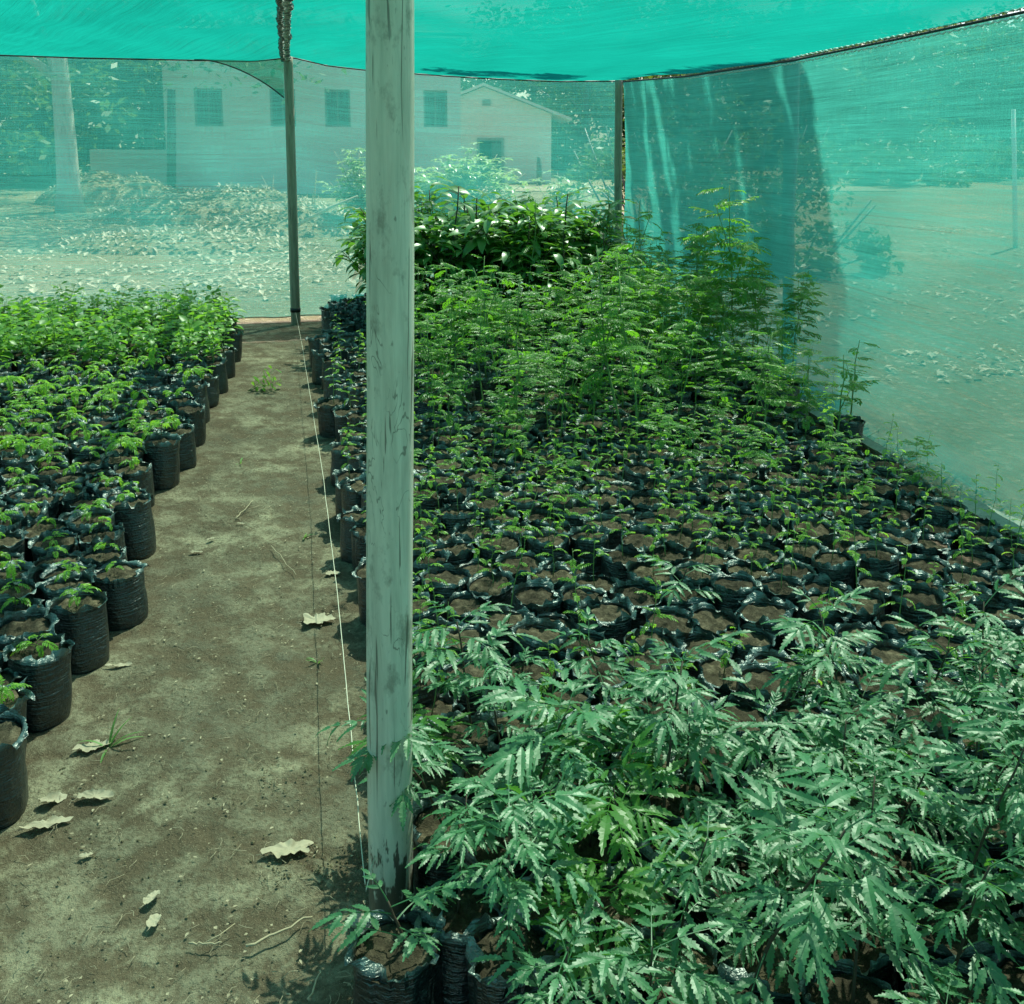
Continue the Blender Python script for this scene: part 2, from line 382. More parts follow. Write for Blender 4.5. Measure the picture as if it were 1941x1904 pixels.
def pinnate(mb, p, d, n, L, pairs, LL, W, droop=0.7, k=4, serr=0.0, ang=1.0, term=True, rr=0.0008, simple=False, rnd=None, t0=0.2):
    rnd = rnd or random
    d, side, nn = perp_frame(d, n)
    pts = []; cur = Vector(p); N = 7
    frames = []
    for i in range(N + 1):
        a = droop * i / N
        dd = d * math.cos(a) - nn * math.sin(a); n2 = nn * math.cos(a) + d * math.sin(a)
        pts.append(cur.copy()); frames.append((dd, n2)); cur = cur + dd * (L / N)
    mb.tube(pts, [rr * (1.2 - 0.7 * i / N) for i in range(N + 1)], 3, False)
    for j in range(pairs):
        t = t0 + (1 - t0) * (j + 0.5) / pairs; q = t * N; i = min(int(q), N - 1); fr = q - i
        pos = pts[i].lerp(pts[i + 1], fr); dd, n2 = frames[i]
        shp = 0.75 + 0.4 * math.sin(PI * min(1, t * 0.95))
        for sg in (-1, 1):
            a = ang * (1 - 0.35 * t) + rnd.uniform(-0.12, 0.12)
            ld = dd * math.cos(a) + side * (sg * math.sin(a)) - n2 * rnd.uniform(0.0, 0.35)
            l = LL * shp * rnd.uniform(0.88, 1.1)
            if simple: leaflet(mb, pos, ld, n2, l, W)
            else: blade(mb, pos, ld, n2, l, W * rnd.uniform(0.85, 1.1), rnd.uniform(0.2, 0.8), 0.22, k, serr, 0.36, 0.12, rnd.uniform(-0.4, 0.4))
    if term:
        dd, n2 = frames[-1]
        if simple: leaflet(mb, pts[-1], dd, n2, LL, W)
        else: blade(mb, pts[-1], dd, n2, LL * 1.15, W, 0.5, 0.2, k, serr, 0.36, 0.12)

def dirv(az, el): return Vector((math.cos(az) * math.cos(el), math.sin(az) * math.cos(el), math.sin(el)))
def stem_pts(h, lean, az, rnd, n=7, wob=0.012):
    pts = []; x = y = 0
    for i in range(n + 1):
        t = i / n
        pts.append(Vector((math.cos(az) * lean * t ** 1.4 * h + x, math.sin(az) * lean * t ** 1.4 * h + y, h * t)))
        x += rnd.uniform(-wob, wob) * h; y += rnd.uniform(-wob, wob) * h
    return pts
def interp(pts, t):
    q = t * (len(pts) - 1); i = min(int(q), len(pts) - 2); return pts[i].lerp(pts[i + 1], q - i)

# plants: each returns (stem mesh, foliage mesh), origin at soil level
def neem(seed, h, nleaf, size, mat='neem'):
    r = random.Random(seed); st = MB(); fo = MB()
    pts = stem_pts(h, r.uniform(0, 0.35), r.uniform(0, 6.28), r)
    st.tube(pts, [0.0032 - 0.0016 * i / 7 for i in range(8)], 6)
    az = r.uniform(0, 6.28)
    for i in range(nleaf):
        t = 0.3 + 0.7 * (i / max(1, nleaf - 1)) ** 0.8; az += 2.4 + r.uniform(-0.4, 0.4)
        p = interp(pts, t); el = r.uniform(0.05, 0.6) + (0.4 if t > 0.93 else 0)
        L = size * r.uniform(0.7, 1.45) * (0.65 if t > 0.97 else 1)
        pinnate(fo, p, dirv(az, el), UP, L, r.choice((2, 3, 3, 4)), L * r.uniform(0.4, 0.55), L * 0.062, r.uniform(0.0, 0.8), 14, 0.24, r.uniform(0.8, 1.15), True, 0.0011, rnd=r, t0=0.3)
    return st.mesh('stem', M['stem_dark']), fo.mesh('foliage', M[mat], False)
def feather(seed, h, nleaf, size, tall=False):
    r = random.Random(seed); st = MB(); fo = MB()
    pts = stem_pts(h, r.uniform(0, 0.25) if h < 0.7 else 0.04, r.uniform(0, 6.28), r, 7, 0.02)
    rad = 0.0014 + 0.0022 * (h > 0.35)
    st.tube(pts, [rad * (1.2 - 0.8 * i / 7) for i in range(8)], 5)
    if tall:       # side shoots carrying leaves
        shoots = [(pts, 0.25)]
        for b in range(r.randint(1, 2) if h < 0.7 else 4):
            p0 = interp(pts, r.uniform(0.25, 0.7)); a = r.uniform(0, 6.28); bl = h * r.uniform(0.25, 0.45)
            bp = [p0 + Vector((math.cos(a) * bl * 0.35 * q, math.sin(a) * bl * 0.35 * q, bl * (q ** 0.9))) for q in (0, 0.33, 0.66, 1)]
            st.tube(bp, [rad * 0.6, rad * 0.5, rad * 0.4, rad * 0.3], 4); shoots.append((bp, 0.1))
        for bp, t0 in shoots:
            m = nleaf if bp is pts else max(4, nleaf // 3); az = r.uniform(0, 6.28)
            for i in range(m):
                t = t0 + (1 - t0) * (i + 0.5) / m; az += 2.4 + r.uniform(-0.5, 0.5); p = interp(bp, t)
                L = size * r.uniform(0.7, 1.15) * (1.1 - 0.35 * t); dv = dirv(az, r.uniform(-0.1, 0.6))
                if r.random() < 0.55:
                    pinnate(fo, p, dv, UP, L, 7, L * 0.26, L * 0.055, r.uniform(0.3, 1.1), simple=True, ang=1.1, rnd=r, rr=0.0006)
                else:          # twice pinnate: short pinnae along the axis
                    d_, s_, n_ = perp_frame(dv)
                    for j in range(3):
                        q = p + d_ * L * (0.3 + 0.3 * j) - UP * L * 0.06 * j
                        for sg in (-1, 1):
                            pinnate(fo, q, d_ * 0.75 + s_ * sg * 0.8, UP, L * 0.5, 6, L * 0.16, L * 0.04, 0.6, simple=True, ang=1.15, rnd=r, rr=0.0005, t0=0.08)
                    fo.tube([p, p + d_ * L * 0.9 - UP * L * 0.12], 0.0006, 3, False)
    else:
        az = r.uniform(0, 6.28)
        for i in range(nleaf):
            t = 0.28 + 0.72 * (i + 0.4) / nleaf; az += 2.5 + r.uniform(-0.6, 0.6)
            p = interp(pts, t); L = size * r.uniform(0.7, 1.2) * (1.15 - 0.45 * t)
            pinnate(fo, p, dirv(az, r.uniform(0.1, 0.8)), UP, L, 6, L * 0.25, L * 0.055, r.uniform(0.6, 1.6), simple=True, ang=1.05, rnd=r, rr=0.0006)
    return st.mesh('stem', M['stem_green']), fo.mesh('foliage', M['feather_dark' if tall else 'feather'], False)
def sprout(seed):
    """short seedling with a few drooping, finely divided leaves"""
    r = random.Random(seed); st = MB(); fo = MB(); h = r.uniform(0.05, 0.11)
    pts = stem_pts(h, r.uniform(0, 0.5), r.uniform(0, 6.28), r); st.tube(pts, 0.0014, 5)
    az = r.uniform(0, 6.28)
    for i in range(r.randint(4, 8)):
        az += 2.3 + r.uniform(-0.6, 0.6); t = r.uniform(0.6, 1.0); L = r.uniform(0.05, 0.085)
        pinnate(fo, interp(pts, t), dirv(az, r.uniform(0.2, 0.9)), UP, L, 8, L * 0.26, L * 0.05, r.uniform(1.0, 2.0), simple=True, ang=1.25, rnd=r, rr=0.0007, t0=0.25)
    return st.mesh('stem', M['stem_dark']), fo.mesh('foliage', M['feather'], False)
def broad(seed, h, n):
    r = random.Random(seed); st = MB(); fo = MB()
    for b in range(r.randint(2, 3)):
        a = r.uniform(0, 6.28); hh = h * r.uniform(0.7, 1.05)
        pts = stem_pts(hh, r.uniform(0.1, 0.45), a, r); st.tube(pts, [0.0022 - 0.0012 * i / 7 for i in range(8)], 5)
        az = r.uniform(0, 6.28)
        for i in range(n):
            t = 0.2 + 0.8 * (i + 0.5) / n; az += 2.4 + r.uniform(-0.5, 0.5); L = r.uniform(0.032, 0.06)
            p = interp(pts, t); dv = dirv(az, r.uniform(-0.1, 0.7))
            q = p + dv * 0.018; fo.tube([p, q], 0.0007, 3, False)
            blade(fo, q, dv - UP * r.uniform(0, 0.4), UP, L, L * 0.3, r.uniform(0.1, 0.8), 0.25, 5, 0, 0.45, tw=r.uniform(-0.5, 0.5))
    return st.mesh('stem', M['stem_green']), fo.mesh('foliage', M['broad'], True)
def mango(seed, h):
    r = random.Random(seed); st = MB(); fo = MB()
    pts = stem_pts(h, r.uniform(0, 0.2), r.uniform(0, 6.28), r); st.tube(pts, [0.006 - 0.003 * i / 7 for i in range(8)], 6)
    axes = [(pts, 30)]
    for b in range(3):
        p0 = interp(pts, r.uniform(0.3, 0.75)); a = r.uniform(0, 6.28); bl = h * r.uniform(0.25, 0.4)
        bp = [p0 + Vector((math.cos(a) * bl * 0.8 * q, math.sin(a) * bl * 0.8 * q, bl * q)) for q in (0, 0.5, 1)]
        st.tube(bp, [0.004, 0.003, 0.002], 5); axes.append((bp, 16))
    for bp, n in axes:
        az = 0
        for i in range(n):
            t = (0.06 if bp is pts else 0.2) + (0.94 if bp is pts else 0.8) * ((i + 0.5) / n) ** 0.7; az += 2.4 + r.uniform(-0.4, 0.4); L = r.uniform(0.08, 0.15)
            dv = dirv(az, r.uniform(-0.3, 0.7)); p = interp(bp, t); q = p + dv * 0.03; fo.tube([p, q], 0.0014, 3, False)
            blade(fo, q, dv, UP, L, L * r.uniform(0.13, 0.17), r.uniform(0.4, 1.3), 0.25, 7, 0, 0.45, 0.12, tw=r.uniform(-0.4, 0.4))
    return st.mesh('stem', M['stem_dark']), fo.mesh('foliage', M['mango'], True)

# bags
BAG_H, SOIL_Z, BAG_R = 0.222, 0.204, 0.077
def nz(x, y, z): return noise.noise(Vector((x, y, z)))
def bag_mesh(seed, rim=1.0, crump=1.0):
    o = seed * 7.31; n = 60; vs = []; fs = []
    rings = [(0.0, 0.72), (0.006, 0.93), (0.022, 0.99), (0.05, 1.01), (0.08, 1.02), (0.11, 1.01), (0.14, 0.99), (0.165, 0.98), (0.188, 0.98), (0.208, 0.985)]
    ph = []
    for k in range(n):      # lean of the loose collar round the rim, from folded inward to folded outward
        t = 2 * PI * k / n; ct, sn = math.cos(t), math.sin(t)
        ph.append(R(12) + rim * (R(120) * nz(ct * 1.4 + o, sn * 1.4, 2.1) + R(80) * nz(ct * 3.2 + o, sn * 3.2 + 3, 1.0) + R(18) * nz(ct * 9, sn * 9 + o, 5.0)))
    last = []
    for z, rr in rings:
        last = []
        for k in range(n):
            t = 2 * PI * k / n; ct, sn = math.cos(t), math.sin(t); sq = 1 + 0.03 * math.cos(4 * t + seed)
            top = max(0, (z - 0.12) / 0.064)
            r = BAG_R * rr * sq * (1 + (0.04 * crump) * nz(ct * 1.5 + o, sn * 1.5, z * 9) + 0.018 * crump * nz(ct * 6 + o, sn * 6, z * 25) - (crump - 0.6) * 0.05 * max(0, 1 - 9 * abs(nz(ct * 2.6 + o, sn * 2.6 + z * 5, z * 11))) + 0.03 * top * nz(ct * 9 + o, sn * 9, z * 20))
            zz = z + 0.004 * nz(ct * 3, sn * 3 + o, 5) * (z > 0.01); last.append((r, t, zz)); vs.append((r * ct, r * sn, zz))
    steps = 4
    for j in range(1, steps + 1):
        f = j / steps
        for k in range(n):
            r, t, zz = last[k]; ct, sn = math.cos(t), math.sin(t); L = (0.019 + 0.014 * nz(ct * 2 + o, sn * 2, 7) + 0.007 * nz(ct * 7, sn * 7 + o, 2)) * (0.7 + 0.4 * rim)
            a_ = 0; x = 0; y = 0
            for q in range(j):
                a_ = ph[k] * (0.45 + 0.35 * q) + 0.35 * nz(ct * 5 + o, sn * 5, q * 1.3); x += math.sin(a_) * L / steps; y += math.cos(a_) * L / steps
            t2 = t + 0.06 * f * nz(ct * 7, sn * 7, o + 8); r2 = max(0.03, r + x + 0.004 * f * nz(ct * 14, sn * 14, o))
            vs.append((r2 * math.cos(t2), r2 * math.sin(t2), max(zz + y + 0.004 * f * nz(ct * 13, sn * 13, o + f), SOIL_Z + 0.004 if r2 < BAG_R * 0.93 else 0.16)))
    m = len(rings) + steps
    for i in range(m - 1):
        for k in range(n): fs.append((i * n + k, i * n + (k + 1) % n, (i + 1) * n + (k + 1) % n, (i + 1) * n + k))
    fs.append(tuple(range(n))[::-1])
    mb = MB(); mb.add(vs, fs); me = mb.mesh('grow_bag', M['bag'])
    flat = [i < (len(rings) - 2) * n for i in range(len(me.polygons))]; me.polygons.foreach_set("use_smooth", flat); return me
def soil_mesh(seed):
    o = seed * 3.7; n = 26; vs = [(0, 0, SOIL_Z)]; fs = []; m = 8
    for j in range(1, m + 1):
        for k in range(n):
            t = 2 * PI * k / n; r = BAG_R * 0.965 * j / m; x, y = r * math.cos(t), r * math.sin(t)
            z = SOIL_Z + 0.01 * nz(x * 22, y * 22 + o, 4) + 0.011 * nz(x * 40 + o, y * 40, 0) + 0.008 * nz(x * 110, y * 110 + o, 0) - 0.004 * (j / m) ** 2
            vs.append((x, y, z))
    for k in range(n): fs.append((0, 1 + k, 1 + (k + 1) % n))
    for j in range(m - 1):
        for k in range(n): fs.append((1 + j * n + k, 1 + (j + 1) * n + k, 1 + (j + 1) * n + (k + 1) % n, 1 + j * n + (k + 1) % n))
    mb = MB(); mb.add(vs, fs); return mb.mesh('soil', M['soil'])
BAGS = [bag_mesh(i, 0.7 + 0.6 * (i % 4) / 3, 0.8 + 0.35 * (i % 3)) for i in range(12)]
SOFT = bag_mesh(31, 1.5, 2.6)
SOILS = [soil_mesh(i) for i in range(5)]
PL = {
    'neem': [neem(100 + i, 0.15 + 0.035 * (i % 4), 15 + i % 4, 0.074 + 0.013 * (i % 3), 'neem_young' if i == 5 else 'neem') for i in range(13)],
    'neem_tall': [neem(150 + i, 0.27 + 0.04 * (i % 3), 18, 0.082) for i in range(3)],
    'neem_small': [neem(170 + i, 0.07 + 0.02 * i, 6, 0.085, 'neem_young' if i == 2 else 'neem') for i in range(4)],
    'feather': [feather(200 + i, 0.15 + 0.05 * (i % 5), 9 + i % 5, 0.048) for i in range(10)],
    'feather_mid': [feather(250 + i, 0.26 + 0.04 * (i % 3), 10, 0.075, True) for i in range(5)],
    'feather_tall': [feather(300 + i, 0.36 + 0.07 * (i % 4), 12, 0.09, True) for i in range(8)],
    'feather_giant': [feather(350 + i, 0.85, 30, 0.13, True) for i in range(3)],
    'sprout': [sprout(400 + i) for i in range(10)],
    'broad': [broad(500 + i, 0.15 + 0.03 * (i % 4), 11) for i in range(8)],
    'mango': [mango(600 + i, 0.5 + 0.07 * (i % 3)) for i in range(5)],
}
def potted(name, label, cat, kind, x, y, group, scale=1.0, bag=None, lean=0.1, rz=None, hs=1.0, zb=0.0):
    t = thing(name, label, cat, (x, y, zb), group)
    t.rotation_euler = (random.uniform(-lean, lean), random.uniform(-lean, lean), random.uniform(0, 6.28) if rz is None else rz)
    t.scale = (scale * random.uniform(0.93, 1.05), scale * random.uniform(0.93, 1.05), scale * random.uniform(0.84, 1.06))
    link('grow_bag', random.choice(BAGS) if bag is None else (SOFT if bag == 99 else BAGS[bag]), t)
    so_ = link('soil', random.choice(SOILS), t)
    if kind:
        st, fo = random.choice(PL[kind])
        off = Vector((random.uniform(-0.015, 0.015), random.uniform(-0.015, 0.015), SOIL_Z - 0.004))
        a = link('stem', st, t, off); b = link('foliage', fo, t, off)
        q = (random.uniform(0.8, 1.2) if group else 1.0) * hs; rr = random.uniform(0, 6.28)
        for o in (a, b): o.scale = (q, q, q); o.rotation_euler = (0, 0, rr)
    return t

# ------------------------------------------------------------------ ground and path
def grid_obj(name, x0, x1, y0, y1, nx, ny, zf, mat, uvscale=None):
    xs = np.linspace(x0, x1, nx); ys = np.linspace(y0, y1, ny)
    vs = [(x, y, zf(x, y)) for y in ys for x in xs]
    fs = [(j * nx + i, j * nx + i + 1, (j + 1) * nx + i + 1, (j + 1) * nx + i) for j in range(ny - 1) for i in range(nx - 1)]
    mb = MB(); mb.add(vs, fs); return mb.build(name, mat)
g = MB(); g.add([(-400, -60, 0), (400, -60, 0), (400, 700, 0), (-400, 700, 0)], [(0, 1, 2, 3)])
tag(g.build('ground', M['ground']), kind='structure')
AX = R(12.5); e1 = Vector((math.cos(AX), math.sin(AX))); e2 = Vector((-math.sin(AX), math.cos(AX)))
PR = Vector((1.0, 9.4)); PLp = PR - e1 * 3.0
def ST(s, t): 
    q = PR + e1 * s - e2 * t; return Vector((q.x, q.y))
ROUGH = [(*G(u, v).xy, c) for (u, v, c) in ((550, 1655, 0.16), (525, 1500, 0.17), (630, 1665, 0.14), (190, 1640, 0.13), (450, 1245, 0.15), (300, 1190, 0.12), (380, 930, 0.2), (480, 900, 0.15))]
# soil floor under the net (dirt sheet with real bumps), follows the shelter
nx, ny = 300, 560; vs = []
for j in range(ny):
    for i in range(nx):
        s_ = -5.2 + 5.2 * i / (nx - 1); t_ = 9.6 * j / (ny - 1) - 0.1
        q = ST(s_, t_)
        z = 0.012 + 0.010 * nz(q.x * 3, q.y * 3, 1) + 0.006 * nz(q.x * 14, q.y * 14, 2) + 0.003 * nz(q.x * 37, q.y * 37, 3)
        rough = max(0, nz(q.x * 2.3, q.y * 2.3, 21) + 0.02) * 2.4
        for (cx_, cy_, cr_) in ROUGH: rough += 1.3 * max(0, 1 - math.hypot(q.x - cx_, q.y - cy_) / cr_)
        z += rough * (0.007 * abs(nz(q.x * 24, q.y * 24, 31)) + 0.006 * nz(q.x * 48, q.y * 48, 33))
        edge = min(1, max(0, (0.1 + t_) / 0.3)); z *= edge
        vs.append((q.x, q.y, max(z, 0.003) + 0.001))
fs = [(j * nx + i, (j + 1) * nx + i, (j + 1) * nx + i + 1, j * nx + i + 1) for j in range(ny - 1) for i in range(nx - 1)]
mb = MB(); mb.add(vs, fs); tag(mb.build('dirt_path', M['path']), kind='structure')

# ------------------------------------------------------------------ nets
def sheet(name, mat, P, nu, nv, uvf, parent=None):
    """P(i/nu, j/nv) -> point"""
    vs = [P(i / nu, j / nv) for j in range(nv + 1) for i in range(nu + 1)]
    fs = [(j * (nu + 1) + i, j * (nu + 1) + i + 1, (j + 1) * (nu + 1) + i + 1, (j + 1) * (nu + 1) + i) for j in range(nv) for i in range(nu)]
    mb = MB(); mb.add(vs, fs); me = mb.mesh(name, mat)
    uvl = me.uv_layers.new(name='UVMap'); uvs = [uvf(i / nu, j / nv) for j in range(nv + 1) for i in range(nu + 1)]
    for lp in me.loops: uvl.data[lp.index].uv = uvs[lp.vertex_index]
    return link(name, me, parent)
wallA, wallB = ST(0, 0), ST(0, 8)
backA, backB = ST(-3, 0), ST(0, 0)
def zback(u, v, seg=(backA, backB)): return on_line(u, v, seg[0], seg[1]).z
ZL = zback(553, 108); ZR = zback(1165, 153); 
# measured heights of the roof's far edge along s
edge_pts = []
for (u, v) in [(0, 104), (150, 109), (300, 112), (480, 116), (553, 108), (620, 124), (690, 132), (850, 144), (960, 150), (1060, 154), (1165, 153)]:
    q = on_line(u, v, backA, backB); s_ = (Vector((q.x, q.y)) - PR).dot(e1); edge_pts.append((s_, q.z))
edge_pts.sort()
def edge_z(s_):
    if s_ <= edge_pts[0][0]: return edge_pts[0][1]
    for (a, za), (b, zb) in zip(edge_pts, edge_pts[1:]):
        if s_ <= b: return za + (zb - za) * (s_ - a) / (b - a)
    return edge_pts[-1][1]
side_pts = []
for (u, v) in [(1165, 153), (1300, 141), (1500, 110), (1700, 68), (1941, 15)]:
    q = on_line(u, v, wallA, wallB); side_pts.append((-(Vector((q.x, q.y)) - PR).dot(e2), q.z))
def side_z(t):
    if t >= side_pts[-1][0]: return side_pts[-1][1] + 0.01 * (t - side_pts[-1][0])
    for (a, za), (b, zb) in zip(side_pts, side_pts[1:]):
        if t <= b: return za + (zb - za) * (t - a) / (b - a)
    return side_pts[-1][1]
print('edge', [(round(a, 2), round(b, 2)) for a, b in edge_pts], 'side', [(round(a, 2), round(b, 2)) for a, b in side_pts])
S_L, T_N = -7.6, 13.5
def roof_z(s_, t):
    base_s = side_z(t)
    k = min(1, t / 1.6); k = k * k * (3 - 2 * k)
    inner = 2.34 + (0 if s_ < -3 else (base_s - 2.34) * max(0, (s_ + 3) / 3) ** 1.2)
    z = edge_z(s_) * (1 - k) + inner * k
    # sag between the pole rows (s = 0,-3,-6,-9) and along t (poles every 7 m)
    z -= 0.10 * math.sin(PI * ((-s_) % 3) / 3) ** 2 * k
    z += 0.010 * math.sin(14 * s_ + 2.2 * t) * k * max(0, 1 - t / 7) + 0.02 * nz(s_ * 1.2, t * 1.2, 3) * k
    return z
def Proof(a, b):
    s_ = S_L * (1 - a) + 0.0 * a; t = T_N * b; q = ST(s_, t); return (q.x, q.y, roof_z(s_, t))
roof = thing('shade_net', 'bright green shade net stretched overhead as the roof', 'shade net', (0, 0, 0))
sheet('roof_cloth', M['net_roof'], Proof, 150, 170, lambda a, b: ((S_L * (1 - a)) * 0.55 + T_N * b, S_L * (1 - a) - 0.4 * T_N * b), roof)
# hem rope along the far edge
hem = MB(); pts = []
for i in range(121):
    s_ = -7.6 + 7.6 * i / 120; q = ST(s_, -0.005); pts.append((q.x, q.y, edge_z(s_) - 0.004 + 0.004 * nz(s_ * 9, 0, 0)))
hem.tube(pts, 0.006, 6); hem.build('hem_cord', M['rope_dark'], roof)
# seam: two crumpled hems laced together above the inner row of poles
seam = MB(); lace = MB(); N = 420
pa = []; pb = []; zz = []
for i in range(N + 1):
    t = 0.02 + 8.0 * i / N; w1 = 0.012 * nz(t * 9, 1, 0); s0 = -3.0 + 0.02 * nz(t * 3, 5, 0)
    z = roof_z(s0, t) - 0.02
    q = ST(s0 - 0.022 + w1, t); pa.append((q.x, q.y, z + 0.008 * nz(t * 20, 2, 2)))
    q = ST(s0 + 0.022 + 0.012 * nz(t * 11, 7, 0), t); pb.append((q.x, q.y, z + 0.008 * nz(t * 22, 4, 2)))
    if i % 4 == 0:
        a_ = Vector(pa[-1]); b_ = Vector(pb[-1]); zz.extend([a_ + Vector((-.012, 0, -.012)), (a_ + b_) / 2 + Vector((0, 0, -.02)), b_ + Vector((.014, .006, -.012))])
lace.tube(zz, 0.003, 5)
seam.tube(pa, [0.019 + 0.009 * nz(i * 0.4, 0, 0) for i in range(N + 1)], 5); seam.tube(pb, [0.019 + 0.009 * nz(i * 0.4, 9, 0) for i in range(N + 1)], 5)
seam.build('seam', M['rope_dark'], roof); lace.build('lacing', M['rope_white'], roof)

def side_sheet(name, P0, P1, z0, z1):
    L = (Vector(P1) - Vector(P0)).length
    sheet(name, M['net_wall'], lambda a, b: (P0[0] + (P1[0] - P0[0]) * a, P0[1] + (P1[1] - P0[1]) * a, z0 + (z1 - z0) * b + 0.0), 30, 8, lambda a, b: (L * a, 2.2 * b), roof)
side_sheet('unseen_side_cloth', ST(S_L, 0.2), ST(S_L, T_N), 0.05, 2.2)  # unseen side and rear cloths added to cut the ambient light
side_sheet('unseen_rear_cloth', ST(S_L, T_N), ST(-5.6, T_N), 0.05, 2.2); side_sheet('unseen_rear_cloth', ST(-4.0, T_N), ST(0, T_N), 0.05, 2.1)  # rear left partly open so outside light catches the thick pole
side_sheet('unseen_side_cloth', ST(0, 8.6), ST(0, T_N), 0.05, 2.14)

# far wall of net
def Pback(a, b):
    s_ = -7.6 + 7.6 * a; zt = edge_z(s_) - 0.01; q = ST(s_, -0.015 + 0.03 * math.sin(PI * b) * nz(s_ * 2, b * 3, 0) * 2 - 0.02)
    return (q.x, q.y, zt * (1 - b) + 0.05 * b)
bw = thing('shade_net', 'pale green net curtain closing the far end, buildings seen through it', 'shade net')
sheet('net_cloth', M['net_wall'], Pback, 120, 40, lambda a, b: (8.6 * a, 2.2 * b), bw)
hb = MB(); pts = []
for i in range(80):
    s_ = -7.6 + 7.6 * i / 79; q = ST(s_, -0.03); pts.append((q.x, q.y, 0.055 + 0.012 * nz(s_ * 4, 0, 0)))
hb.tube(pts, 0.006, 5); hb.build('bottom_hem', M['dead_stem'], bw)
# right wall of net
def tuck(t): return -0.24 * min(1, max(0, (t - 3.2) / 2.4)) - 0.05 * max(0, t - 5.6)
def Pright(a, b):
    t = 8.6 * a; zt = side_z(t) - 0.012
    bulge = 0.10 * math.sin(PI * b) * (0.3 + 0.7 * math.sin(PI * min(1, a * 1.1))) + 0.03 * nz(t * 1.3, b * 2, 1) * math.sin(PI * b)
    fold = 0.012 * math.sin(t * 5 + b * 4) * (1 - b) + 0.012 * nz(t * 0.9, b * 9 + t * 0.5, 4) * math.sin(PI * b) + 0.05 * max(0, b - 0.75) * nz(t * 2, b * 16, 5)
    q = ST(0.02 + bulge + fold + tuck(t) * b * b, t); return (q.x, q.y, zt * (1 - b) + 0.03 * b)
rw = thing('shade_net', 'green net curtain along the right side with dark tree shadows on it', 'shade net')
sheet('net_cloth', M['net_side'], Pright, 140, 50, lambda a, b: (8.6 * a + 0.6 * b * b, 2.1 * b + 0.28 * math.sin(PI * a) * b), rw)
rp = MB(); rl = MB(); pts = []
for i in range(260):
    t = 8.6 * i / 259; q = ST(0.0, t); pts.append((q.x, q.y, side_z(t) - 0.018))
rp.tube(pts, 0.007, 6); rp.build('top_rope', M['rope_dark'], rw)
for off in (0.016, -0.018):
    r2 = []
    for i in range(900):
        t = 1.6 + 7.0 * i / 899; q = ST(0.0, t); r2.append((q.x - 0.005, q.y, side_z(t) - 0.018 + off + 0.003 * math.sin(i * 0.9)))
    rl.tube(r2, [0.0045 + 0.002 * math.sin(i * 1.3) for i in range(900)], 4)
rl.build('white_binding', M['rope_white'], rw)
# flap hanging near the far left pole
def Pflap(a, b):
    u = 372 + (540 - 372) * a; vt = 114; vb = 114 + 72 * (a ** 1.9)
    v = vt + (vb - vt) * b; q = on_line(u, v, backA, backB); return (q.x + 0.0, q.y - 0.05 - 0.03 * math.sin(6 * a), q.z)
fl = thing('net_flap', 'dark triangular net flap hanging beside the far left pole top', 'net flap')
sheet('flap_cloth', M['net_roof'], Pflap, 30, 10, lambda a, b: (a * 0.7, b * 0.3), fl)
fh = MB(); fh.tube([Pflap(i / 30, 1.0) for i in range(31)], 0.006, 5); fh.build('flap_hem', M['rope_dark'], fl)

# ------------------------------------------------------------------ poles
def pole(name, label, base, top, r0, r1, mat, rings=60, collar=False):
    t = thing(name, label, 'pole', (base[0], base[1], 0)); mb = MB(); n = rings; seg = 40; vs = []; fs = []
    B = Vector(base) - Vector((base[0], base[1], 0)); T = Vector(top) - Vector((base[0], base[1], 0))
    for i in range(n + 1):
        f = i / n; p = B.lerp(T, f) + Vector((0.004 * nz(f * 3, 1, r0 * 50), 0.004 * nz(f * 3, 5, r0 * 50), 0))
        rad = r0 + (r1 - r0) * f
        for k in range(seg):
            a = 2 * PI * k / seg; rr = rad * (1 + 0.03 * nz(math.cos(a) * 1.3, math.sin(a) * 1.3, f * 4) + 0.012 * nz(math.cos(a) * 6, math.sin(a) * 6, f * 9))
            vs.append(p + Vector((rr * math.cos(a), rr * math.sin(a), 0)))
    for i in range(n):
        for k in range(seg): fs.append((i * seg + k, i * seg + (k + 1) % seg, (i + 1) * seg + (k + 1) % seg, (i + 1) * seg + k))
    fs.append(tuple((n) * seg + k for k in range(seg)))
    mb.add(vs, fs); mb.build('shaft', mat, t); return t
mp_base = G(741, 1765); mp_top = at_depth(737, -60, mp_base.y - 0.02)
mdir = (mp_top - mp_base); 
MT = mp_base + mdir * ((2.33) / mdir.z)
print('main post', mp_base, MT)
main = pole('wooden_pole', 'thick scratched wooden pole standing between the path and the serrated-leaf saplings', (mp_base.x, mp_base.y, -0.02), MT, 0.0455, 0.0415, M['post'], 90)
lp_b = G(561, 617); lp_t = on_line(546, 108, (lp_b.x - 1, lp_b.y - 0.22), (lp_b.x + 1, lp_b.y + 0.22))
lp = pole('wooden_pole', 'slim leaning wooden pole with dark ring near its foot at path end', (lp_b.x, lp_b.y, 0), lp_t, 0.042, 0.038, M['post_far'], 40)
cl = MB(); q = lp_b.lerp(lp_t, 0.035); cl.tube([q + Vector((0, 0, 0.04)) - Vector((lp_b.x, lp_b.y, 0)), q + Vector((0, 0, 0.075)) - Vector((lp_b.x, lp_b.y, 0))], 0.045, 24); cl.build('band', M['rope_dark'], lp)
rb = ST(-0.04, 0.06)
rpost = pole('wooden_pole', 'slim wooden pole at the corner where both net curtains meet', (rb.x + 0.02, rb.y, 0), (rb.x - 0.005, rb.y, ZR + 0.0), 0.037, 0.034, M['post_far'], 40)
bk = MB()
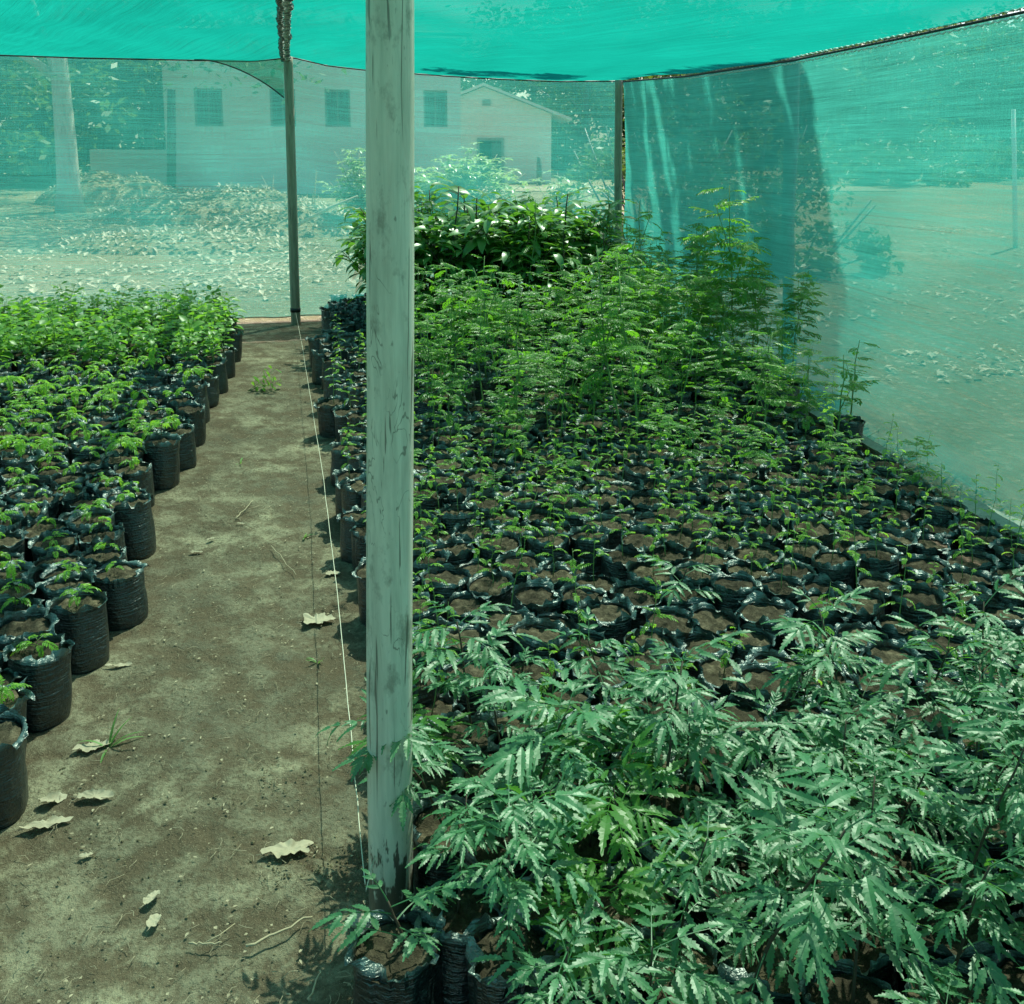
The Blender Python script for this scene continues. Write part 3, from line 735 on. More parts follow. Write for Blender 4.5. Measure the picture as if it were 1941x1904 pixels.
for i in range(14):
    a = random.uniform(0, 6.28); z0 = random.uniform(0.55, 0.95)
    blade(bk, (math.cos(a) * 0.035, math.sin(a) * 0.035, z0), Vector((math.cos(a) * 0.3, math.sin(a) * 0.3, -1)), dirv(a, 0), 0.16, 0.022, 0.4, 0.2, 5)
bk.build('peeling_bark', M['bark_dark'], rpost)

# ------------------------------------------------------------------ bags and plants
def lin(tbl, y):
    if y <= tbl[0][0]: return tbl[0][1]
    for (a, za), (b, zb) in zip(tbl, tbl[1:]):
        if y <= b: return za + (zb - za) * (y - a) / (b - a)
    return tbl[-1][1] + (tbl[-1][1] - tbl[-2][1]) / (tbl[-1][0] - tbl[-2][0]) * (y - tbl[-1][0])
XR = [(0.9, 0.02), (1.5, -0.12), (1.75, -0.26), (2.3, -0.36), (2.9, -0.48), (3.8, -0.72), (4.8, -0.95), (6.6, -1.38), (8.6, -1.7)]
XL = [(2.05, -1.10), (2.83, -1.17), (3.4, -1.30), (4.25, -1.50), (5.0, -1.53), (6.0, -1.75), (7.1, -1.92), (8.3, -2.25)]
ORD = ['first', 'second', 'third', 'fourth', 'fifth', 'sixth', 'seventh', 'eighth', 'ninth', 'tenth', 'eleventh', 'twelfth', 'thirteenth', 'fourteenth', 'fifteenth', 'sixteenth', 'seventeenth', 'eighteenth', 'nineteenth', 'twentieth']
def ordw(i):
    if i < 20: return ORD[i]
    tens = ['', '', 'twenty', 'thirty', 'forty', 'fifty'][(i + 1) // 10]
    u_ = (i + 1) % 10
    return tens + '-' + ORD[u_ - 1] if u_ else {2: 'twentieth', 3: 'thirtieth', 4: 'fortieth', 5: 'fiftieth'}[(i + 1) // 10]
def visible(x, y, ztop, m=60):
    a = proj((x, y, 0)); b = proj((x, y, ztop))
    if a[0] < -9000: return False
    lo, hi = min(a[0], b[0]), max(a[0], b[0])
    wpx = 0.12 / max(0.4, y) * FPX
    return hi + wpx > -m and lo - wpx < 1941 + m and b[1] < 1904 + m and a[1] > -m
count = {}
SP = 0.176
rowdir = R(6)
# right bed
def zone_right(x, y, X0):
    if y < 2.26 + 0.12 * nz(x * 2, 1, 0): return 'neem'
    if y < 2.98 + 0.1 * nz(x * 2, 2, 0): return 'soil' if (x - X0 > 0.25) or y < 2.6 else 'feather'
    if y < 4.55 + 0.25 * nz(x * 2, 3, 0): return 'feather'
    if x - X0 < 0.42: return 'low' if y > 5.2 else 'feather'
    if y < 7.3 + (0.3 if x > 0.5 else 0): return 'tall'
    if y < 8.9: return 'mango' if x < 0.75 else 'tall'
    return None
rows = 0; y0 = 0.92; placed = []
while y0 < 9.3:
    sp = 0.16 if 2.5 < y0 < 4.6 else (0.165 if y0 < 2.5 else 0.195)
    j = 0
    xs = np.arange(-3, 3.4, sp) + (sp / 2 if rows % 2 else 0)
    for x in xs:
        yy = y0 + math.tan(rowdir) * x + 0.05 * nz(x * 1.1, y0, 40) + random.uniform(-0.02, 0.02); xx = x + random.uniform(-0.02, 0.02)
        X0 = lin(XR, yy) + 0.085 + 0.05 * nz(yy * 3, 7, 0)
        if xx < X0: continue
        tw_ = (9.4 - yy) / 0.976; xw = ST(tuck(tw_), tw_).x
        if xx > xw - (0.2 if tw_ < 3.4 else 0.3): continue
        if (xx - mp_base.x) ** 2 + (yy - mp_base.y) ** 2 < 0.145 ** 2: continue
        if (xx - rb.x) ** 2 + (yy - rb.y) ** 2 < 0.2 ** 2: continue
        z = zone_right(xx, yy, X0)
        if z is None: continue
        if not visible(xx, yy, {'neem': 0.75, 'soil': 0.25, 'feather': 0.45, 'low': 0.4, 'tall': 0.9, 'mango': 1.0}[z]): continue
        placed.append((rows, j, xx, yy, z)); j += 1
    y0 += sp * 0.87; rows += 1
nr = {}
for (r_, j, x, y, z) in placed:
    nr.setdefault((r_, z), []).append((j, x, y))
zrows = {}
for z in ('neem', 'soil', 'feather', 'low', 'tall', 'mango'):
    zrows[z] = {r_: i for i, r_ in enumerate(sorted({a for (a, b) in nr if b == z}))}
for (r_, z), lst in nr.items():
    for k, (j, x, y) in enumerate(sorted(lst, key=lambda q: q[1])):
        rr = ordw(zrows[z][r_]); kk = ordw(k); count[z] = count.get(z, 0) + 1
        if z == 'neem':
            ph = 'neem_tall' if random.random() < 0.2 and y > 1.3 else ('neem_small' if random.random() < 0.08 or y > 2.2 and random.random() < 0.4 else 'neem')
            sz = {'neem_tall': 'tall', 'neem_small': 'short', 'neem': 'leafy'}[ph]
            potted('neem_sapling', f'{sz} serrated-leaf sapling in black bag, {kk} from the path in {rr} near row', 'sapling', ph, x, y, 'serrated-leaf saplings in the near right bed', hs=random.choice((0.85, 1.0, 1.1)) * (0.8 if y < 1.35 else 1.0))
        elif z == 'soil':
            ph = 'neem_small' if random.random() < 0.2 else ('feather' if random.random() < 0.2 else None)
            if ph: potted('sprouting_bag', f'black bag of soil with a small shoot, {kk} of the {rr} row behind serrated saplings', 'soil bag', ph, x, y, 'soil bags behind the serrated-leaf saplings')
            else: potted('soil_bag', f'black bag of bare brown soil, {kk} of the {rr} row behind serrated saplings', 'soil bag', None, x, y, 'soil bags behind the serrated-leaf saplings')
        elif z == 'feather':
            ph = ('feather' if y < 3.6 or random.random() < 0.8 else 'feather_mid') if random.random() > 0.16 else None
            potted('feathery_seedling' if ph else 'soil_bag', f'small feathery seedling in black bag, {kk} from path in {rr} row beyond bare bags' if ph else f'bare soil bag among small feathery seedlings, {kk} from path in {rr} row', 'seedling' if ph else 'soil bag', ph, x, y, 'small feathery seedlings in the middle of the right bed', 0.97)
        elif z == 'low':
            ph = 'feather' if y < 6.2 and random.random() < 0.8 else None
            potted('edge_bag', f'low black bag along the right path edge past the gap, {kk} in {rr} row', 'soil bag', ph, x, y, 'low bags beside the far right path edge')
        elif z == 'tall':
            if nz(x * 3.1, y * 3.1, 12) > 0.3: continue
            r0 = random.random(); ph = 'feather_tall' if r0 < 0.5 else 'feather_mid'
            hs = (1.0 if y < 6.2 else 1.2) + 0.75 * nz(x * 2.6, y * 2.6, 6) + (0.45 if x > 0.75 and y > 6 else 0) * random.random()
            if y > 5.4 and x > 0.55 and random.random() < 0.07: ph = 'feather_giant'; hs = 0.85
            potted('feathery_sapling', 'tall feathery green sapling in a black bag within the dense thicket below the corner pole', 'sapling', ph, x, y, 'tall feathery saplings in the thicket', scale=1.05, hs=hs)
        elif z == 'mango':
            if (r_ * 7 + k) % 5 == 0: continue
            potted('mango_sapling', f'glossy dark broad-leaved sapling, {kk} from the path in {rr} row by far net', 'sapling', 'mango', x, y, 'glossy dark saplings by the far net', scale=1.2, hs=1.15)
# single out tall saplings
for (u, v, ztop, lab) in [(1395, 790, 1.5, 'tallest feathery sapling, standing against the dark shadow on the right net'),
                          (1295, 780, 0.95, 'tall feathery sapling just left of the tallest one before the shadowed net'),
                          (1485, 790, 0.98, 'tall leaning feathery sapling just right of the tallest one'),
                          (1440, 745, 1.15, 'feathery sapling standing behind and right of the tallest one'),
                          (1340, 760, 1.0, 'feathery sapling close behind and left of the tallest one'),
                          (1175, 700, 0.9, 'feathery sapling rising directly before the corner pole foot')]:
    q = G(u, v); t = potted('feathery_sapling', lab, 'sapling', 'feather_giant', q.x, q.y, None, scale=1.0, hs=(ztop - 0.17) / 0.98)
q = G(1010, 640); potted('feathery_sapling', 'very tall feathery sapling rising above the glossy dark saplings', 'sapling', 'feather_giant', q.x, q.y + 0.2, None, hs=1.08)
q = G(1600, 862); t = potted('feathery_sapling', 'lone thin sapling leaning right against the right net curtain', 'sapling', 'feather_tall', q.x, q.y, None, hs=1.15)
# bag in front of the main pole
q = Vector((-0.195, 1.575)); potted('neem_sapling', 'small serrated-leaf seedling in crumpled bag right before the thick pole', 'seedling', 'neem_small', q.x, q.y, None, scale=1.05, bag=99, hs=1.25)
q = Vector((-0.01, 1.50)); potted('neem_sapling', 'serrated-leaf sapling in the crumpled bag next to the bag before the thick pole', 'sapling', 'neem', q.x + 0.02, q.y, None, scale=1.05, bag=99)

# left bed
rows = 0; y0 = 1.6; placed = []
while y0 < 8.4:
    sp = 0.158 if y0 < 6.0 else 0.18
    j = 0
    for x in (np.arange(-0.6, -5.2, -sp) - (sp / 2 if rows % 2 else 0)):
        yy = y0 - math.tan(R(10)) * (x + 1.5) * -1 + 0.05 * nz(x * 1.1, y0, 41) + random.uniform(-0.02, 0.02); xx = x + random.uniform(-0.02, 0.02)
        X0 = lin(XL, yy) - 0.085 + 0.05 * nz(yy * 3, 17, 0)
        if xx > X0: continue
        if yy > 8.2 or yy < 1.9: continue
        if not visible(xx, yy, 0.5): continue
        placed.append((rows, j, xx, yy, 'broad' if yy > 6.1 + 0.25 * nz(xx * 2, 4, 0) else 'sprout')); j += 1
    y0 += sp * 0.87; rows += 1
nr = {}
for (r_, j, x, y, z) in placed: nr.setdefault((r_, z), []).append((j, x, y))
for z in ('sprout', 'broad'):
    zrows[z] = {r_: i for i, r_ in enumerate(sorted({a for (a, b) in nr if b == z}))}
for (r_, z), lst in nr.items():
    for k, (j, x, y) in enumerate(sorted(lst, key=lambda q: -q[1])):
        rr = ordw(zrows[z][r_]); kk = ordw(k); count[z] = count.get(z, 0) + 1
        if z == 'sprout':
            ph = None if random.random() < 0.1 else 'sprout'
            potted('young_seedling' if ph else 'bare_soil_bag', (f'black bag with short drooping seedling, {kk} from the path in {rr} row of left bed' if ph else f'black bag of bare soil, {kk} from the path in {rr} row of left bed'), 'seedling' if ph else 'soil bag', ph, x, y, 'black seedling bags in the left bed', hs=0.72 if y < 4.2 else 1.05)
        else:
            potted('leafy_seedling', f'bushy oval-leaved seedling in black bag, {kk} from the path in {rr} row at far left', 'seedling', 'broad', x, y, 'bushy oval-leaved seedlings at the far end of the left bed', hs=1.0 + 0.25 * random.random())
print('counts', count)

# ------------------------------------------------------------------ path things
sb = [Vector(p) for p in (G(572, 652, 0.10), G(612, 900, 0.16), G(640, 1130, 0.19), G(668, 1420, 0.2), G(693, 1690, 0.2))]
pts = []
for i in range(4):
    for k in range(20): 
        p = sb[i].lerp(sb[i + 1], k / 20); pts.append(p + Vector((0.002 * nz(i * 3 + k * 0.3, 0, 0), 0, 0.002 * nz(i * 3 + k * 0.3, 4, 0))))
pts.append(sb[-1]); pts.append(Vector((mp_base.x - 0.02, mp_base.y + 0.045, 0.2))); pts.insert(0, Vector((lp_b.x, lp_b.y, 0.12)))
s_ = MB(); s_.tube(pts, 0.0012, 5); tag(s_.build('string', M['string']), 'thin pale string stretched along the right edge of the dirt path', 'string')
def gz(x, y): return 0.024
def dryleaf(u, v, L, W, az, label, lobes=0, seed=1, tilt=0.2):
    r = random.Random(seed); q = G(u, v); mb = MB(); n = 48; vs = [(0, 0, 0.008)]; fs = []; m = 5; kk = 0.05 * L * (1.6 if tilt > 0.5 else 0.4)
    jag = [r.uniform(-1, 1) for _ in range(n)]
    for j in range(1, m + 1):
        f = j / m
        for k in range(n):
            t = 2 * PI * k / n; rr = 0.6 + 0.4 * abs(math.cos(t)) ** 1.6
            if lobes: rr *= 1 + f * (0.2 * math.cos(lobes * t + seed) + 0.06 * jag[k] + 0.22 * nz(math.cos(t) * 2 + seed, math.sin(t) * 2, 0))
            else: rr *= 1 + f * (0.02 * jag[k] + 0.12 * nz(math.cos(t) * 1.5 + seed, math.sin(t) * 1.5, 0))
            if k in (0, 1, n - 1): rr *= 1.12
            x = L / 2 * rr * math.cos(t) * f; y = W / 2 * rr * math.sin(t) * f * 1.3
            z = 0.006 + kk * f ** 2 * (1.3 + 1.2 * math.sin(2 * t + seed)) + abs(y) * (0.2 if not lobes else 0.06) + 0.12 * L * f * nz(x * 3 / L * 2, y * 3 / L * 2, seed) + 0.02 * L * f * jag[k]
            vs.append((x, y, max(0.001, z)))
    for k in range(n): fs.append((0, 1 + k, 1 + (k + 1) % n))
    for j in range(m - 1):
        for k in range(n): fs.append((1 + j * n + k, 1 + (j + 1) * n + k, 1 + (j + 1) * n + (k + 1) % n, 1 + j * n + (k + 1) % n))
    mb.add(vs, fs); mb.tube([(-L * 0.5, 0, 0.006), (-L * 0.72, 0.004, 0.003)], 0.0009, 4)
    o = mb.build('dry_leaf', M['dry_path'], smooth=True, loc=(q.x, q.y, gz(0, 0) - 0.006)); o.rotation_euler = (0, tilt * 0.3, az)
    tag(o, label, 'dry leaf')
dryleaf(600, 1188, 0.095, 0.085, 0.4, 'large round lobed dry leaf lying under the string on the path', 5, 1)
dryleaf(548, 1628, 0.10, 0.055, 0.4, 'pale torn dry leaf curling up beside the dark clods near the thick pole', 5, 4, 0.3)
dryleaf(288, 1722, 0.045, 0.026, 1.2, 'upper of two small cream leaves in the path foreground', 0, 3)
dryleaf(293, 1766, 0.038, 0.03, 1.5, 'lower of two small cream leaves in the path foreground', 0, 4)
dryleaf(180, 1527, 0.08, 0.04, 0.1, 'flat oval dry leaf right of the near left bags', 0, 5)
dryleaf(95, 1537, 0.06, 0.045, 0.8, 'small upright curled dry leaf beside the nearest left bag', 3, 6, 0.8)
dryleaf(85, 1580, 0.085, 0.04, 0.5, 'brown torn dry leaf touching the foot of the nearest left bag', 4, 7)
dryleaf(175, 1432, 0.08, 0.05, 0.6, 'crumpled dry leaf beside the green grass tuft', 4, 8)
dryleaf(165, 1640, 0.03, 0.015, 0.4, 'tiny pale leaf lying alone in the left path foreground', 0, 9)
dryleaf(372, 1058, 0.045, 0.02, 0.1, 'slim dry leaf in the middle of the path, farther of two', 0, 10)
dryleaf(400, 1033, 0.035, 0.02, 0.9, 'small dry leaf in mid path just beyond a slim one', 0, 11)
dryleaf(455, 1003, 0.035, 0.015, 0.0, 'thin pale dry leaf lying in the far half of the path', 0, 12)
dryleaf(225, 1275, 0.06, 0.02, 0.3, 'ragged dry leaf at the foot of the left bags', 4, 13)
dryleaf(630, 1098, 0.05, 0.04, 0.3, 'pale scrap of leaf between string and right bags', 3, 14)
def twig(u0, v0, u1, v1, r, label, seed, fork=False):
    a = G(u0, v0, 0.026); b = G(u1, v1, 0.028); rn = random.Random(seed); mb = MB(); c = a.copy()
    pts = [a.lerp(b, i / 9) - Vector((a.x, a.y, 0)) + Vector((rn.uniform(-1, 1) * 0.004, rn.uniform(-1, 1) * 0.004, 0.002)) for i in range(10)]
    mb.tube(pts, [r * (1 - 0.04 * i) for i in range(10)], 6)
    if fork: mb.tube([pts[4], pts[4] + Vector((0.03, 0.02, 0.004)), pts[4] + Vector((0.05, 0.05, 0.002))], r * 0.6, 5)
    tag(mb.build('twig', M['twig'], loc=(a.x, a.y, 0)), label, 'twig')
twig(468, 1797, 590, 1738, 0.0028, 'long straight pale twig lying in the path near the thick pole', 1)
twig(585, 1900, 607, 1840, 0.0025, 'curved pale twig at the near end of the path', 2)
twig(360, 1740 + 50, 420, 1770 + 20, 0.002, 'short dark twig in the near path', 3, True)
twig(515, 1035, 560, 1090, 0.0016, 'thin bent stalk in the far middle of the path', 4)
twig(445, 985, 480, 950, 0.002, 'pale straw stalk by the far path middle', 5, True)
def tuft(u, v, label, n, L, seed):
    q = G(u, v, 0.015); rn = random.Random(seed); mb = MB()
    for i in range(n):
        a = rn.uniform(0, 6.28); blade(mb, (0.004 * math.cos(a), 0.004 * math.sin(a), 0), dirv(a, rn.uniform(0.4, 1.2)), UP, L * rn.uniform(0.6, 1.2), 0.0035, rn.uniform(0.6, 1.6), 0.2, 7, 0, 0.3)
    tag(mb.build('grass_tuft', M['grass'], loc=q), label, 'grass tuft')
tuft(205, 1420, 'green grass tuft growing in the path beside the near left bags', 7, 0.09, 1)
tuft(603, 1258, 'tiny grass sprout beside the string and dark bag shadow', 4, 0.05, 2)
tuft(455, 880, 'thin grass sprout at the foot of the left bags further back', 4, 0.06, 3)
tuft(577, 1020, 'small weed between the path middle and the string', 5, 0.04, 4)
tuft(1620, 850, 'broad grass blades at the foot of the right net', 6, 0.25, 5)
# straggling seedling on the path
st, fo = PL['broad'][2]; q = G(470, 742, 0.02)
t = thing('fallen_seedling', 'leafy seedling sprawling from the left bags onto the path', 'seedling', q); t.rotation_euler = (0, R(62), R(20))
link('stem', st, t); link('foliage', fo, t)
# clods near the pole and scattered crumbs
def clod(u, v, s, label, seed, mat='clod', name='soil_clod', cat='clod'):
    q = G(u, v, 0.015); mb = MB(); n = 12; vs = []; fs = []
    for j in range(7):
        ph = PI * j / 6
        for k in range(n):
            t = 2 * PI * k / n; d = Vector((math.sin(ph) * math.cos(t), math.sin(ph) * math.sin(t), math.cos(ph) * 0.65))
            vs.append(d * s * (1 + 0.35 * noise.noise(d * 2.1 + Vector((seed, 0, 0))) + 0.12 * noise.noise(d * 6 + Vector((seed, 3, 0)))))
    for j in range(6):
        for k in range(n): fs.append((j * n + k, (j + 1) * n + k, (j + 1) * n + (k + 1) % n, j * n + (k + 1) % n))
    mb.add(vs, fs); tag(mb.build(name, M[mat], loc=(q.x, q.y, 0.015 + s * 0.4)), label, cat)
clod(640, 600, 0.13, 'dark earth-filled sack lump lying at the far end by the net', 5, 'sack', 'dirt_sack', 'sack')
clod(708 - 5, 1600 + 60, 0.018, 'round clod at the shaded foot of the right bags', 8)
clod(700 - 20, 1690 + 60, 0.02, 'flat stone beside the bag before the thick pole', 9, 'stone', 'stone', 'stone')
cr = MB(); r = random.Random(11)
def crumb(x, y, s):
    p = Vector((x, y, 0.017)); h = s * r.uniform(0.5, 0.9)
    b = len(cr.v); a0 = r.uniform(0, 6.28); n = 5
    vs = [p + Vector((s * math.cos(a0 + 6.28 * k / n) * r.uniform(0.7, 1.2), s * math.sin(a0 + 6.28 * k / n) * r.uniform(0.7, 1.2), 0)) for k in range(n)]
    vs += [p + Vector((s * r.uniform(0.2, 0.75) * math.cos(a0 + 6.28 * k / n), s * r.uniform(0.2, 0.75) * math.sin(a0 + 6.28 * k / n), h * r.uniform(0.5, 1.1))) for k in range(n)]
    cr.add(vs, [(k, (k + 1) % n, n + (k + 1) % n, n + k) for k in range(n)] + [tuple(range(n, 2 * n))])
for i in range(1500):
    y = 1.5 + 7.2 * r.random() ** 1.5; xa, xb = lin(XL, y), lin(XR, y); x = r.uniform(xa - 0.05, xb + 0.05)
    den = 0.5 + 0.9 * nz(x * 4, y * 4, 8)
    if r.random() < den: crumb(x, y, r.uniform(0.0012, 0.0035) * (1.6 if r.random() < 0.05 else 1))
for (u, v, k, sp_) in ((560, 1650, 110, 0.12), (530, 1500, 90, 0.14), (620, 1660, 110, 0.1), (200, 1640, 40, 0.12)):
    q = G(u, v)
    for i in range(k): crumb(q.x + r.gauss(0, sp_ * 0.5), q.y + r.gauss(0, sp_ * 0.35), r.uniform(0.001, 0.004))
tag(cr.build('dirt_crumbs', M['crumb'], smooth=False), 'loose crumbs of dark soil scattered over the trodden path', kind='stuff')
db = MB()
for i in range(1700):
    y = 1.5 + 7.0 * r.random() ** 1.6; x = r.uniform(lin(XL, y), lin(XR, y)); a = r.uniform(0, 6.28)
    p = Vector((x, y, 0.022))
    if r.random() < 0.55:
        L = r.uniform(0.01, 0.035); db.tube([p, p + Vector((math.cos(a) * L * 0.5, math.sin(a) * L * 0.5, 0.003)), p + Vector((math.cos(a + 0.3) * L, math.sin(a + 0.3) * L, 0))], 0.0007, 4)
    else: blade(db, p, dirv(a, 0.05), UP, r.uniform(0.004, 0.014), r.uniform(0.001, 0.004), 0.4, 0.3, 3)
tag(db.build('leaf_debris', M['debris'], smooth=False), 'bits of straw and leaf scattered over the trodden path', kind='stuff')

# plank, ridge along the right net
def plank(u0, v0, u1, v1, w_, label):
    a = G(u0, v0, 0.05); b = G(u1, v1, 0.05); d = (b - a); ang = math.atan2(d.y, d.x); mb = MB()
    L = d.length; n = 10; vs = []; fs = []
    for i in range(n + 1):
        for (yy, zz) in ((-w_ / 2, 0), (w_ / 2, 0.0), (w_ / 2, 0.022), (-w_ / 2, 0.022)):
            vs.append((L * i / n, yy + 0.004 * nz(i, 0, 0), zz + 0.01 * nz(i * 0.4, 1, 0)))
    for i in range(n):
        for k in range(4): fs.append((i * 4 + k, i * 4 + (k + 1) % 4, (i + 1) * 4 + (k + 1) % 4, (i + 1) * 4 + k))
    fs += [(0, 1, 2, 3), (n * 4 + 3, n * 4 + 2, n * 4 + 1, n * 4)]
    mb.add(vs, fs); o = mb.build('plank', M['plank'], smooth=False, loc=a); o.rotation_euler = (R(14), 0, ang); tag(o, label, 'plank')
plank(1812, 952, 2010, 1045, 0.085, 'weathered grey plank along the foot of the right net')
plank(1530, 780, 1690, 870, 0.05, 'narrow dark timber at the net foot behind the lone thin sapling')
nxx = 90; vs = []; fs = []
for i in range(nxx + 1):
    t = 8.4 * i / nxx
    for j, (ds, z) in enumerate(((-0.10, 0.012), (0.0, 0.05), (0.07, 0.09), (0.2, 0.07), (0.42, -0.01))):
        q = ST(ds + 0.07 + tuck(t), t); vs.append((q.x + 0.02 * nz(t * 4, j, 0), q.y, z + (0.03 * nz(t * 3, j * 2, 0) + 0.015 * nz(t * 11, j * 5, 0)) * (0 < j < 4)))
for i in range(nxx):
    for j in range(4): fs.append((i * 5 + j, (i + 1) * 5 + j, (i + 1) * 5 + j + 1, i * 5 + j + 1))
mb = MB(); mb.add(vs, fs); tag(mb.build('earth_bank', M['bank']), kind='structure')
lb = MB(); rq = random.Random(77)
for i in range(4200):
    t = rq.uniform(0.2, 8.4); ds = rq.gauss(0.0, 0.09); q = ST(ds + tuck(t), t); z = 0.03 + 0.06 * max(0, 1 - abs(ds - 0.1) / 0.15)
    L = rq.uniform(0.008, 0.035); blade(lb, (q.x, q.y, z), dirv(rq.uniform(0, 6.28), rq.uniform(-0.2, 0.5)), UP, L, L * rq.uniform(0.08, 0.3), 0.5, 0.3, 2)
tag(lb.build('leaf_debris', M['debris'], smooth=False), 'brown leaf bits and straw piled along the foot of the right net', kind='stuff')

# ------------------------------------------------------------------ outside
def leafcloud(centers, radii, per, size, seed, aspect=0.4, flat=0.0):
    rg = np.random.default_rng(seed); C = np.repeat(np.array(centers, float), per, 0); Rr = np.repeat(np.array(radii, float), per)
    n = len(C); d = rg.normal(size=(n, 3)); d /= np.linalg.norm(d, axis=1)[:, None]
    P = C + d * (Rr * rg.random(n) ** 0.45)[:, None] * np.array([1, 1, 0.75])
    a = rg.normal(size=(n, 3)); a[:, 2] *= 0.6; a /= np.linalg.norm(a, axis=1)[:, None]
    b = rg.normal(size=(n, 3)); b[:, 2] *= (1 - flat); b -= a * (a * b).sum(1)[:, None]; b /= np.linalg.norm(b, axis=1)[:, None]
    s = size * rg.uniform(0.6, 1.3, n)
    A = a * (s / 2)[:, None]; B = b * (s * aspect / 2)[:, None]
    V = np.stack([P - A, P - B, P + A, P + B], 1).reshape(-1, 3)
    F = np.arange(n * 4).reshape(-1, 4)
    me = bpy.data.meshes.new('crown'); me.from_pydata(V.tolist(), [], F.tolist()); me.update(); return me
def tree(label, x, y, h, cr_, tr, seed, nclump=45, per=70, leaf=0.16, trunk_h=0.4, lean=(0, 0), name='tree', group=None, mat='tree', bark='bark', cz=0.62, low=0.0):
    r = random.Random(seed); t = thing(name, label, 'tree', (x, y, 0), group); tk = MB()
    top = Vector((lean[0], lean[1], h * 0.7)); pts = [Vector((top.x * f + 0.06 * h * 0.1 * nz(f * 3, seed, 0), top.y * f, top.z * f)) for f in [i / 10 for i in range(11)]]
    tk.tube(pts, [tr * (1.25 if i == 0 else 1.0) * (1 - 0.65 * i / 10) for i in range(11)], 12)
    cs = []; rs = []
    for i in range(9):
        a = i * 2.4 + r.uniform(-0.4, 0.4); f = r.uniform(trunk_h, 0.95); p0 = interp(pts, f)
        end = Vector((top.x, top.y, 0)) + Vector((math.cos(a) * cr_ * r.uniform(0.5, 0.9), math.sin(a) * cr_ * r.uniform(0.5, 0.9), h * r.uniform(cz - 0.1, 0.9)))
        mid = p0.lerp(end, 0.5) + Vector((0, 0, 0.05 * h)); tk.tube([p0, mid, end], [tr * 0.4, tr * 0.25, tr * 0.08], 7)
    for i in range(nclump):
        d = Vector((r.gauss(0, 1), r.gauss(0, 1), r.gauss(0, 1))).normalized(); q = r.random() ** 0.35
        c = Vector((top.x, top.y, h * cz)) + Vector((d.x * cr_ * q, d.y * cr_ * q, d.z * h * (0.36 + low) * q))
        cs.append(c); rs.append(cr_ * r.uniform(0.18, 0.34))
    tk.build('trunk', M[bark], t); me = leafcloud(cs, rs, per, leaf, seed); me.materials.append(M[mat]); link('crown', me, t); return t
# tree with thick pale trunk, left
bt = G(133, 402); tree('pale thick-trunked tree standing left of the long building, seen through the net', bt.x, bt.y, 9.5, 7.6, 0.27, 3, 110, 150, 0.26, 0.4, (0.0, 0.0), cz=0.68)
# background trees
def bgx(u, Y): return (u - CX) / FPX * Y
bgs = [(-30, 34, 9, 4.5, 'dark leafy tree at the far left edge behind the net'), (70, 40, 10, 5, 'dark leafy tree standing just left of the pale trunk'), (215, 44, 9, 4.5, 'leafy tree between the pale trunk and the long building'),
       (290, 38, 7.5, 2.6, 'slender leafy tree touching the left corner of the long building'), (-150, 28, 8, 4, 'leafy tree beyond the left end of the leaf litter'),
       (1110, 50, 9, 4.6, 'rounded tree right of the gabled building'), (1190, 62, 11, 6, 'dark tree behind the corner pole'), (1010, 60, 10, 5, 'tree rising behind the gabled roof')]
for i, (u, Y, h, c, lab) in enumerate(bgs):
    tree(lab, bgx(u, Y), Y, h, c, 0.22, 20 + i, 70, 130, 0.42, 0.2, name='tree', cz=0.47, low=0.12, bark='bark_dark')
hz = [(1290, 58, 9, 5.5), (1370, 70, 11, 6), (1450, 60, 9, 5), (1530, 72, 12, 6.5), (1620, 62, 10, 5.5), (1700, 75, 12, 6.5), (1780, 64, 9, 5), (1860, 70, 11, 6), (1950, 60, 9, 5), (2040, 66, 11, 6)]
hl = ['first', 'second', 'third', 'fourth', 'fifth', 'sixth', 'seventh', 'eighth', 'ninth', 'last']
for i, (u, Y, h, c) in enumerate(hz):
    tree(f'{hl[i]} tree from the corner pole in the treeline beyond the right net', bgx(u, Y), Y, h, c, 0.25, 60 + i, 70, 120, 0.5, 0.15, group='trees in the distant treeline', cz=0.46, low=0.12, bark='bark_dark')
# shade tree close outside the right net (throws the big shadow)
SHX, SHY = 3.35, 9.9
shade = thing('tree', 'leaning many-stemmed shade tree just outside the right net, shadowing it', 'tree', (SHX, SHY, 0))
tk = MB(); r = random.Random(4); SH = Vector((SHX, SHY, 0))
def shadowcaster(u, v, k): return on_line(u, v, wallA, wallB) + to_sun * k - SH
def inpoly(x, y, P):
    c = False
    for i in range(len(P)):
        (x0, y0_), (x1, y1_) = P[i], P[i - 1]
        if (y0_ > y) != (y1_ > y) and x < (x1 - x0) * (y - y0_) / (y1_ - y0_) + x0: c = not c
    return c
q0 = shadowcaster(1450, 640, 0.75)
pts = [Vector((q0.x + 0.05, q0.y - 0.02, 0)), q0, shadowcaster(1425, 440, 1.5), shadowcaster(1405, 250, 2.4), shadowcaster(1420, 90, 3.4), shadowcaster(1380, 60, 4.2)]
tk.tube([interp(pts, i / 24) for i in range(25)], [0.045 * (1 + 0.4 * nz(i * 0.5, 0, 0)) for i in range(25)], 12)
for (ua, ub, rad) in ((1400, 1330, 0.05), (1250, 1255, 0.035), (1215, 1225, 0.025)):
    top = shadowcaster(ua, 60, 3.9); tk.tube([pts[3], (pts[4] + top) / 2, top, shadowcaster(ub, 330, 4.3)], [rad, rad, rad * 0.8, rad * 0.3], 7)
tk.build('trunk', M['bark_dark'], shade)
cs = []; rs = []
P1 = [(1290, 60), (1450, 60), (1480, 300), (1525, 480), (1575, 800), (1420, 820), (1300, 640), (1270, 400)]
